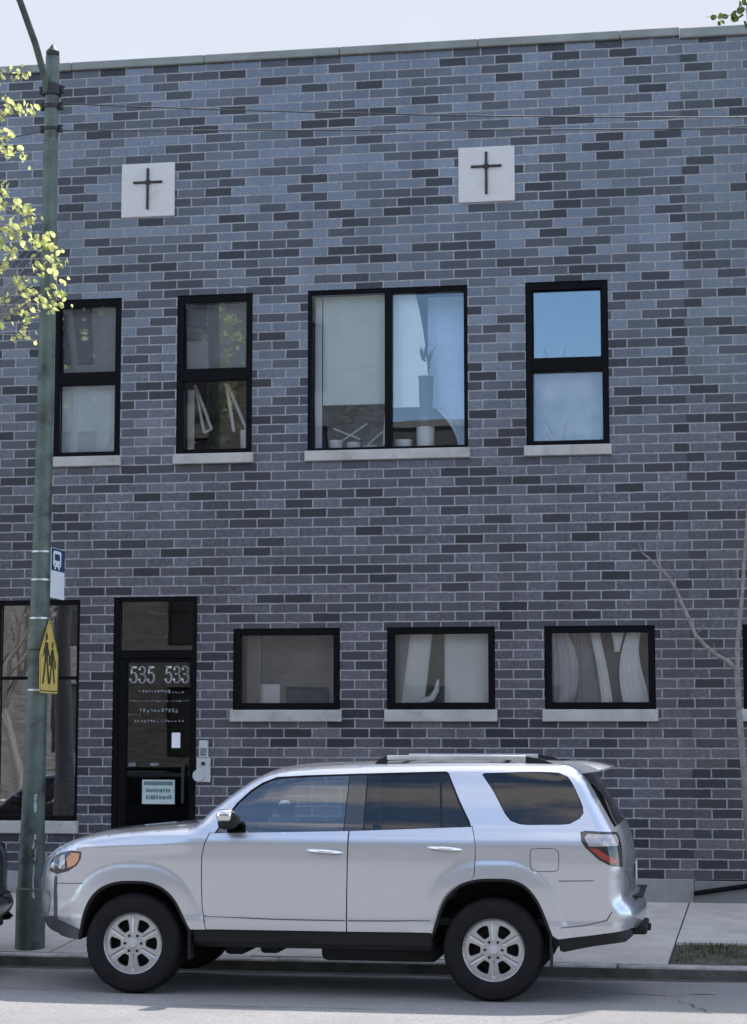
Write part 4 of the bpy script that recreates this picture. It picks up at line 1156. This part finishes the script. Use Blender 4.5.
    t1 = [(2.065, 1.225), (2.085, 1.252), (2.29, 1.246), (2.31, 1.225), (2.315, 1.165), (2.10, 1.160)]
    t2 = [(2.10, 1.145), (2.16, 1.145), (2.235, 1.095), (2.305, 1.06), (2.315, 1.035), (2.26, 1.035), (2.185, 1.075)]
    for k, l_ in enumerate(lamps):
        for nm, pl, mt in (('clear_lens', t1, MT['clear']), ('red_lens', t2, MT['red'])):
            Vv, Ff = side(pl, (), .008, .02)
            if k: Vv = [(a, -b, c) for a, b, c in Vv]; Ff = [t[::-1] for t in Ff]
            mk(nm, Vv, Ff, mt, l_)
    fog = [(-2.215, .60), (-2.23, .70), (-2.20, .775), (-2.145, .765), (-2.135, .68), (-2.16, .60)]
    near_far('fog_light', fog, MT['clear'], .004, .02)
    slot = [(-2.105, .555), (-2.10, .75), (-2.085, .89), (-2.062, .885), (-2.065, .75), (-2.07, .545)]
    near_far('bumper_slot', slot, MT['grey_trim'], .003, .02)
    val = [(-2.24, .55), (-2.20, .47), (-2.12, .417), (-1.895, .402), (-1.868, .48), (-1.95, .505), (-2.07, .545), (-2.12, .575)]
    near_far('lower_bumper', val, MT['grey_trim'], .006, .025)
    rv = [(1.862, .468), (2.10, .499), (2.40, .542), (2.415, .50), (2.36, .455), (2.12, .42), (1.90, .375), (1.872, .385)]
    near_far('lower_bumper', rv, MT['trim'], -.012, .03)
    # dark strips painting the shade of door, quarter and bumper creases, plus one front gap
    for cr in ([(-.868, .606), (-.3, .590), (.243, .588), (.243, .579), (-.3, .581), (-.868, .597)], [(.263, .588), (.6, .592), (.90, .60), (.90, .592), (.6, .583), (.263, .579)], [(1.87, .906), (2.13, .910), (2.13, .903), (1.87, .899)], [(1.885, .560), (2.05, .578), (2.22, .618), (2.26, .68), (2.267, .678), (2.228, .612), (2.055, .571), (1.885, .553)], [(-2.06, .838), (-1.84, .842), (-1.84, .835), (-2.06, .831)]):
        near_far('crease_shade_or_gap', cr, MT['grey_trim'], .0012, .03)
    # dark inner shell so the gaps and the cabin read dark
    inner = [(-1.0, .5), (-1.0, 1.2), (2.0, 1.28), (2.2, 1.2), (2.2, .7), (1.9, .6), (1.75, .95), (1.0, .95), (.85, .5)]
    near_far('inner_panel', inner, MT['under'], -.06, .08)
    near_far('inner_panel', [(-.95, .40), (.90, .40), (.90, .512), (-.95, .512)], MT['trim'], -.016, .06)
    bmx = bmesh.new()
    bx(bmx, -.97 * sx, .90 * sx, -.85 * sx, .85 * sx, .36 * sz, .44 * sz, bev=.02)
    bx(bmx, -.80 * sx, -.62 * sx, -.55 * sx, .1 * sx, .27 * sz, .40 * sz, bev=.04, seg=2); bx(bmx, -.52 * sx, -.36 * sx, -.5 * sx, -.2 * sx, .28 * sz, .40 * sz, bev=.03, seg=2)
    bx(bmx, .0, .92 * sx, -.66 * sx, -.1 * sx, .25 * sz, .40 * sz, bev=.05, seg=3); bx(bmx, -1.9 * sx, 2.2 * sx, -.42 * sx, -.34 * sx, .42 * sz, .52 * sz, bev=.01); bx(bmx, -1.9 * sx, 2.2 * sx, .34 * sx, .42 * sx, .42 * sz, .52 * sz, bev=.01)
    tube(bmx, [(FC[0] * sx, -.7 * sx, .37 * sz), (FC[0] * sx, .7 * sx, .37 * sz)], .045, 8); tube(bmx, [(RC[0] * sx, -.7 * sx, .37 * sz), (RC[0] * sx, .7 * sx, .37 * sz)], .05, 8)
    lathe(bmx, [(.001, -.13), (.1, -.1), (.13, 0), (.1, .1), (.001, .13)], 14, 'y', (RC[0] * sx, 0, .37 * sz))
    bx(bmx, -1.9 * sx, -1.0 * sx, -.5 * sx, .5 * sx, .50 * sz, 1.05 * sz); bx(bmx, 1.0 * sx, 2.2 * sx, -.6 * sx, .6 * sx, .56 * sz, .62 * sz)
    obj('chassis', bmx, MT['under'], T, smooth=40)
    for arch, y0 in ((FARCH, .45), (RARCH, .45)):
        for s in (-1, 1):
            VV = []; FF = []
            hwv = halfwidth(arch)
            for i, p in enumerate(arch):
                for yv in (hwv[i] + .003, hwv[i] - .03, y0): VV.append((p[0], s * yv, p[1]))
            for i in range(len(arch) - 1):
                for j in range(2):
                    a = i * 3 + j; FF.append((a, a + 1, a + 4, a + 3))
            n = len(VV); FF.append(tuple(i * 3 + 2 for i in range(len(arch))))
            mk('wheel_arch', VV, FF, MT['under'])
            # plastic lip around the opening
            c = np.array([arch[:, 0].mean(), .45]); VV = []; FF = []
            for i, p in enumerate(arch):
                d = (p - c) / np.linalg.norm(p - c)
                for k, yv in ((0., .004), (-.022, -.004)):
                    q = p + d * k; VV.append((q[0], s * (hwv[i] + yv), q[1]))
            for i in range(len(arch) - 1):
                FF.append((i * 2, i * 2 + 1, i * 2 + 3, i * 2 + 2))
            mk('arch_lip', VV, FF, MT['trim'])
    # wheels
    def wheel(cx, cz, s):
        W = empty('wheel', T, (cx * sx, s * (.922 * sx - .13), cz * wheel_s))
        W.rotation_euler = (0, random.uniform(-.15, .15) if s > 0 else 0, 0)
        ws = wheel_s
        f = s
        prof = [(.225, -.115), (.262, -.128), (.315, -.134), (.352, -.128), (.374, -.108), (.383, -.07), (.384, 0), (.383, .07), (.374, .108), (.352, .128), (.315, .134), (.27, .128), (.236, .118), (.225, .11)]
        bmw = lathe(bmesh.new(), [(r * ws, h) for r, h in prof], 56, 'y')
        # shoulder tread blocks
        for k in range(56):
            for e_, hh in ((.1, 1), (-.1, -1)):
                a = 2 * math.pi * (k + (.5 if hh < 0 else 0)) / 56; da = .034
                ring_ = []
                for (r, h) in ((.366, .119 * hh), (.381, .098 * hh), (.3865, .06 * hh), (.3865, .02 * hh)):
                    ring_.append([bmw.verts.new((r * ws * math.cos(a + t), h, r * ws * math.sin(a + t))) for t in (-da, da)])
                for p, q in zip(ring_, ring_[1:]): bmw.faces.new((p[0], p[1], q[1], q[0]))
        obj('tyre', bmw, MT['rubber'], W, smooth=30)
        # rim: lip, dish and a six spoke face with real openings
        bmr = lathe(bmesh.new(), [(.205 * ws, f * .02), (.218 * ws, f * .07), (.222 * ws, f * .112), (.233 * ws, f * .119), (.236 * ws, f * .112)], 56, 'y')
        pts = []; edges = []
        def loop(P):
            s0 = len(pts); pts.extend(P); edges.extend([(s0 + k, s0 + (k + 1) % len(P)) for k in range(len(P))])
        loop([(.2195 * math.cos(2 * math.pi * k / 72), .2195 * math.sin(2 * math.pi * k / 72)) for k in range(72)])
        hp = []
        for k in range(6):
            ac = math.pi / 3 * k + math.pi / 6 + math.pi / 2
            raw = [(.102, -.20), (.098, 0), (.102, .20), (.117, .25), (.15, .275), (.174, .28), (.186, .25), (.190, .13), (.191, 0), (.190, -.13), (.186, -.25), (.174, -.28), (.15, -.275), (.117, -.25)]
            P = [(r * math.cos(ac + a), r * math.sin(ac + a)) for r, a in raw]; hp.append(np.array(P)); loop(P)
        for rr in (.03, .06, .08, .21): 
            for k in range(30): 
                q = (rr * math.cos(2 * math.pi * k / 30), rr * math.sin(2 * math.pi * k / 30))
                if not any(inside([q], h)[0] for h in hp): pts.append(q)
        for k in range(6):      # ridge points along the spokes: centre groove between two raised rails
            ac = math.pi / 3 * k + math.pi / 2
            for r in np.arange(.09, .205, .012):
                for a in (-.012, 0, .012): pts.append((r * math.cos(ac) - a * math.sin(ac), r * math.sin(ac) + a * math.cos(ac)))
        v2, e2, f2, *_ = delaunay_2d_cdt([Vector((float(a), float(b))) for a, b in pts], edges, [], 0, 1e-6)
        v = np.array([(p.x, p.y) for p in v2]); cen = np.array([v[list(t)].mean(0) for t in f2])
        ok = np.hypot(cen[:, 0], cen[:, 1]) < .2195
        for h in hp: ok &= ~inside(cen, h)
        def hgt(p):
            r = math.hypot(*p); h = .098 + .012 * math.cos(min(1, r / .22) * 1.6)
            a = math.atan2(p[1], p[0]) - math.pi / 2; a = (a + math.pi / 6) % (math.pi / 3) - math.pi / 6
            t = abs(r * math.sin(a))
            if .085 < r < .207 and t < .006: h -= .009
            if r < .034: h += .008
            return h
        vv = [bmr.verts.new((p[0] * ws, f * hgt(p), p[1] * ws)) for p in v]
        fs = [bmr.faces.new([vv[i] for i in t]) for t, q in zip(f2, ok) if q]
        be = [e for e in {e for fc in fs for e in fc.edges} if len(e.link_faces) == 1]
        r_ = bmesh.ops.extrude_edge_only(bmr, edges=be)
        for g_ in r_['geom']:
            if isinstance(g_, bmesh.types.BMVert): g_.co.y -= f * .035
        loose = [x_ for x_ in bmr.verts if not x_.link_faces]
        bmesh.ops.delete(bmr, geom=loose, context='VERTS')
        obj('rim', bmr, MT['rim'], W, smooth=28)
        obj('brake_disc', lathe(bmesh.new(), [(.001, f * .03), (.165 * ws, f * .03), (.165 * ws, f * .015), (.215 * ws, f * .0), (.222 * ws, f * -.1)], 32, 'y'), MT['disc'], W, smooth=40)
        nut = obj('lug_nut', lathe(bmesh.new(), [(.001, f * .122), (.009, f * .122), (.0105, f * .112), (.0105, f * .095)], 8, 'y'), MT['disc'], W, smooth=40)
        for k in range(6):
            ac = math.pi / 3 * k + math.pi / 6 + math.pi / 2
            q_ = nut if k == 0 else nut.copy()
            if k: COL.objects.link(q_); q_.parent = W
            q_.location = (.066 * ws * math.cos(ac), 0, .066 * ws * math.sin(ac))
        obj('hub_cap', lathe(bmesh.new(), [(.001, f * .127), (.03, f * .125), (.036, f * .118), (.037, f * .10)], 20, 'y'), MT['grey_plastic'], W, smooth=40)
    for cx, cz in (FC, RC):
        for s in (-1, 1): wheel(cx, .383, s)
    # mirrors
    for s in (-1, 1):
        mb_ = bmesh.new()
        bx(mb_, -.72 * sx, -.575 * sx, (s * .93 - .005) * sx if s > 0 else -1.13 * sx, 1.13 * sx if s > 0 else (-.925) * sx, 1.275 * sz, 1.415 * sz, bev=.035, seg=3)
        for v in mb_.verts:
            if abs(v.co.y) < 1.0 * sx: v.co.z = 1.33 * sz + (v.co.z - 1.33 * sz) * .55
        mi = obj('mirror', mb_, MT['trim'], T, smooth=60)
        mc = bmesh.new(); bx(mc, -.728 * sx, -.60 * sx, 1.0 * sx if s > 0 else -1.142 * sx, 1.142 * sx if s > 0 else -1.0 * sx, 1.325 * sz, 1.425 * sz, bev=.035, seg=3)
        obj('cap', mc, MT['chrome'] if paint is MT['paint'] else paint, mi, smooth=60)
    # roof rails
    for s in (-1, 1):
        rb = bmesh.new(); y = s * .57
        bx(rb, .51 * sx, 1.60 * sx, (y - .022) * sx, (y + .022) * sx, 1.796 * sz, 1.832 * sz, bev=.008, seg=2)
        rl = obj('roof_rail', rb, MT['alu'] if paint is MT['paint'] else MT['trim'], T, smooth=40)
        for a, b in ((.40, .512), (1.598, 1.85)):
            fb = bmesh.new()
            lo_, hi_ = (a, b) if a < 1 else (b, a)
            for P in ([(lo_, 1.752), (hi_, 1.752), (hi_, 1.826), ((lo_ + hi_) / 2, 1.805)],):
                prism(fb, P if a < 1 else P[::-1], lambda u, v, w: (u * sx, (y - .018 + w) * sx, v * sz), .036 * sx)
            obj('rail_foot', fb, MT['trim'], rl)
    rb = bmesh.new()
    for xq in (.62, 1.42): bx(rb, xq * sx, (xq + .05) * sx, -.55 * sx, .55 * sx, 1.796 * sz, 1.812 * sz, bev=.006)
    obj('cross_bar', rb, MT['trim'], T)
    # roof spoiler over the rear window
    prof = [(1.88, 1.772), (2.02, 1.772), (2.16, 1.752), (2.245, 1.728), (2.25, 1.716), (2.14, 1.70), (2.03, 1.680), (1.98, 1.672), (1.90, 1.70)]
    sb = bmesh.new(); rings_ = []
    for q in np.linspace(-1, 1, 17):
        y = q; tp = 1 - .22 * abs(q) ** 5
        rings_.append([sb.verts.new(((1.88 + (p[0] - 1.88) * (tp if p[0] > 2.0 else 1)) * sx, y * (.575 + .19 * (p[0] - 1.88)) * sx, (p[1] - .05 * (p[0] - 1.88) * abs(q) ** 4 + .016) * sz)) for p in prof])
    for a, b in zip(rings_, rings_[1:]):
        for k in range(len(prof)): sb.faces.new((a[k], a[(k + 1) % len(prof)], b[(k + 1) % len(prof)], b[k]))
    sb.faces.new(rings_[0]); sb.faces.new(rings_[-1][::-1])
    obj('spoiler', sb, paint, T, smooth=40)
    # rear bumper step, hitch and mud flaps
    rbm = mk('rear_bumper', *wrap(iB, iE), paint)
    obj('step_pad', newbox(2.36 * sx, 2.482 * sx, -.55 * sx, .55 * sx, .757 * sz, .772 * sz, bev=.005), MT['trim'], rbm)
    hb = bmesh.new(); bx(hb, 2.2 * sx, 2.50 * sx, -.3 * sx, .3 * sx, .455 * sz, .53 * sz, bev=.012); bx(hb, 2.44 * sx, 2.525 * sx, -.045, .045, .462 * sz, .515 * sz, bev=.008)
    obj('tow_hitch', hb, MT['trim'], T)
    for s in (-1, 1):
        obj('mud_flap', newbox(1.80 * sx, 1.815 * sx, s * .86 * sx - .09, s * .86 * sx + .05, .24 * sz, .50 * sz, bev=.004), MT['trim'], T)
        obj('mud_flap', newbox(-.985 * sx, -.97 * sx, s * .86 * sx - .09, s * .86 * sx + .05, .27 * sz, .50 * sz, bev=.004), MT['trim'], T)
    # cabin
    bm_ = bmesh.new()
    bx(bm_, -.95 * sx, 1.9 * sx, -.78 * sx, .78 * sx, .55 * sz, .60 * sz); 
    obj('cabin_floor', bm_, MT['under'], T)
    obj('dashboard', newbox(-.95 * sx, -.62 * sx, -.76 * sx, .76 * sx, .85 * sz, 1.19 * sz, bev=.06, seg=3), MT['trim'], T, smooth=50)
    for (xq, ys_) in ((-.05, (-.4, .4)), (.95, (-.42, .0, .42))):
        for y in ys_:
            s_ = bmesh.new(); w_ = .25 if xq < 0 else .2
            bx(s_, (xq - .42) * sx, (xq + .1) * sx, (y - w_) * sx, (y + w_) * sx, .72 * sz, .88 * sz, bev=.05, seg=3)
            n_before = len(s_.verts)
            b2 = bmesh.new(); bx(b2, (xq + .02) * sx, (xq + .16) * sx, (y - w_) * sx, (y + w_) * sx, .82 * sz, 1.36 * sz, bev=.05, seg=3)
            for v in b2.verts: v.co.x += (v.co.z - .82 * sz) * .28
            st = obj('seat', s_, MT['seat'], T, smooth=60); obj('backrest', b2, MT['seat'], st, smooth=60)
            b3 = bmesh.new(); bx(b3, (xq + .19) * sx, (xq + .28) * sx, (y - .13) * sx, (y + .13) * sx, 1.39 * sz, 1.56 * sz, bev=.035, seg=3); obj('headrest', b3, MT['seat'], st, smooth=60)
    sw = bmesh.new()
    ringp = [(-.55 * sx + .09 * math.cos(a) * .6, -.40 * sx + .185 * math.sin(a), 1.13 * sz + .185 * math.cos(a) * .85) for a in np.linspace(0, 2 * math.pi, 25)]
    tube(sw, ringp, .015, 8, cap=False); tube(sw, [(-.55 * sx, -.4 * sx - .17, 1.13 * sz), (-.55 * sx, -.4 * sx + .17, 1.13 * sz)], .014, 6); tube(sw, [(-.55 * sx, -.4 * sx, 1.13 * sz), (-.75 * sx, -.4 * sx, 1.04 * sz)], .03, 8)
    obj('steering_wheel', sw, MT['trim'], T, smooth=60)
    return T

build_car('silver_suv', 'silver four door SUV with roof rails parked at the kerb', 'car', (-3.0, -4.565, -.235), MT['paint'])
build_car('dark_car', 'dark parked car with only its rear bumper edge in view', 'car', (-8.13, -4.45, -.24), MT['dark_paint'], sx=.87, sz=.84, wheel_s=.86)

# ------------------------------------------------------------------ light, sky, camera
SUN = Vector((.42, 1, 1.62)).normalized()
elev = math.asin(SUN.z); azim = math.atan2(SUN.x, SUN.y)
wd = bpy.data.worlds.new('World'); SC.world = wd; wd.use_nodes = True
nt = wd.node_tree; nt.nodes.clear(); N, L = nt.nodes.new, nt.links.new
out = N('ShaderNodeOutputWorld'); bg = N('ShaderNodeBackground'); L(bg.outputs[0], out.inputs[0])
sky = N('ShaderNodeTexSky'); sky.sky_type = 'NISHITA'; sky.sun_disc = False; sky.sun_elevation = elev; sky.sun_rotation = azim
sky.air_density = 1.0; sky.dust_density = .6; sky.ozone_density = 1.5
bg.inputs['Strength'].default_value = .15
# broken cloud: unseen bright cloud added high in the north as fill light, a pale bank low behind the building
tc = N('ShaderNodeTexCoord'); sp = N('ShaderNodeSeparateXYZ'); L(tc.outputs['Generated'], sp.inputs[0])
mp = N('ShaderNodeMapping'); mp.inputs['Scale'].default_value = (1, 1, 2.2); L(tc.outputs['Generated'], mp.inputs['Vector'])
cn = N('ShaderNodeTexNoise'); cn.inputs['Scale'].default_value = 2.6; cn.inputs['Detail'].default_value = 9; cn.inputs['Roughness'].default_value = .58
L(mp.outputs[0], cn.inputs['Vector'])
def ramp(src, a, b, ca=0., cb=1.):
    m = N('ShaderNodeMapRange'); m.interpolation_type = 'SMOOTHSTEP'; m.inputs[1].default_value = a; m.inputs[2].default_value = b
    m.inputs[3].default_value = ca; m.inputs[4].default_value = cb; L(src, m.inputs[0]); return m.outputs[0]
def mul(a, b):
    m = N('ShaderNodeMath'); m.operation = 'MULTIPLY'; L(a, m.inputs[0]); L(b, m.inputs[1]); return m.outputs[0]
fill_cloud = mul(ramp(cn.outputs[0], .44, .60), ramp(sp.outputs[2], .25, .42))
bank = mul(ramp(sp.outputs[1], .15, .5), ramp(sp.outputs[2], .75, .55))
veil = mul(bank, ramp(cn.outputs[0], .25, .5, .86, 1.))
def mixc(fac, a, col):
    m = N('ShaderNodeMix'); m.data_type = 'RGBA'; L(fac, m.inputs[0]); L(a, m.inputs[6]); m.inputs[7].default_value = (*col, 1); return m.outputs[2]
CLOUD_FILL, CLOUD_S = 4.4, 1.95
c1_ = mixc(fill_cloud, sky.outputs[0], (CLOUD_FILL * 1.05, CLOUD_FILL * .985, CLOUD_FILL * .955))
c2_ = mixc(veil, c1_, (CLOUD_S * .92, CLOUD_S * .97, CLOUD_S * 1.12))
L(c2_, bg.inputs['Color'])
sun = bpy.data.lights.new('sun', 'SUN'); sun.energy = 2.2; sun.angle = R(.6); sun.color = (1, .955, .89)
so = bpy.data.objects.new('sun', sun); COL.objects.link(so)
so.rotation_euler = SUN.to_track_quat('Z', 'Y').to_euler()
so.location = (0, 0, 30)

cam = bpy.data.cameras.new('camera'); cam.sensor_width = 36; cam.sensor_fit = 'HORIZONTAL'; cam.lens = 36 * 1970 / 747
cam.clip_end = 5000; cam.clip_start = .1
co = bpy.data.objects.new('camera', cam); COL.objects.link(co)
co.location = CP; co.rotation_euler = (R(90 + 6.29), 0, R(9.6))
SC.camera = co
vs_ = SC.view_settings
SC.display_settings.display_device = 'sRGB'
vs_.view_transform = 'Standard'; vs_.look = 'None'; vs_.gamma = 1; vs_.use_curve_mapping = False
vs_.exposure = 1.5
SC.cycles.max_bounces = 8; SC.cycles.transparent_max_bounces = 12
SC.cycles.use_denoising = True
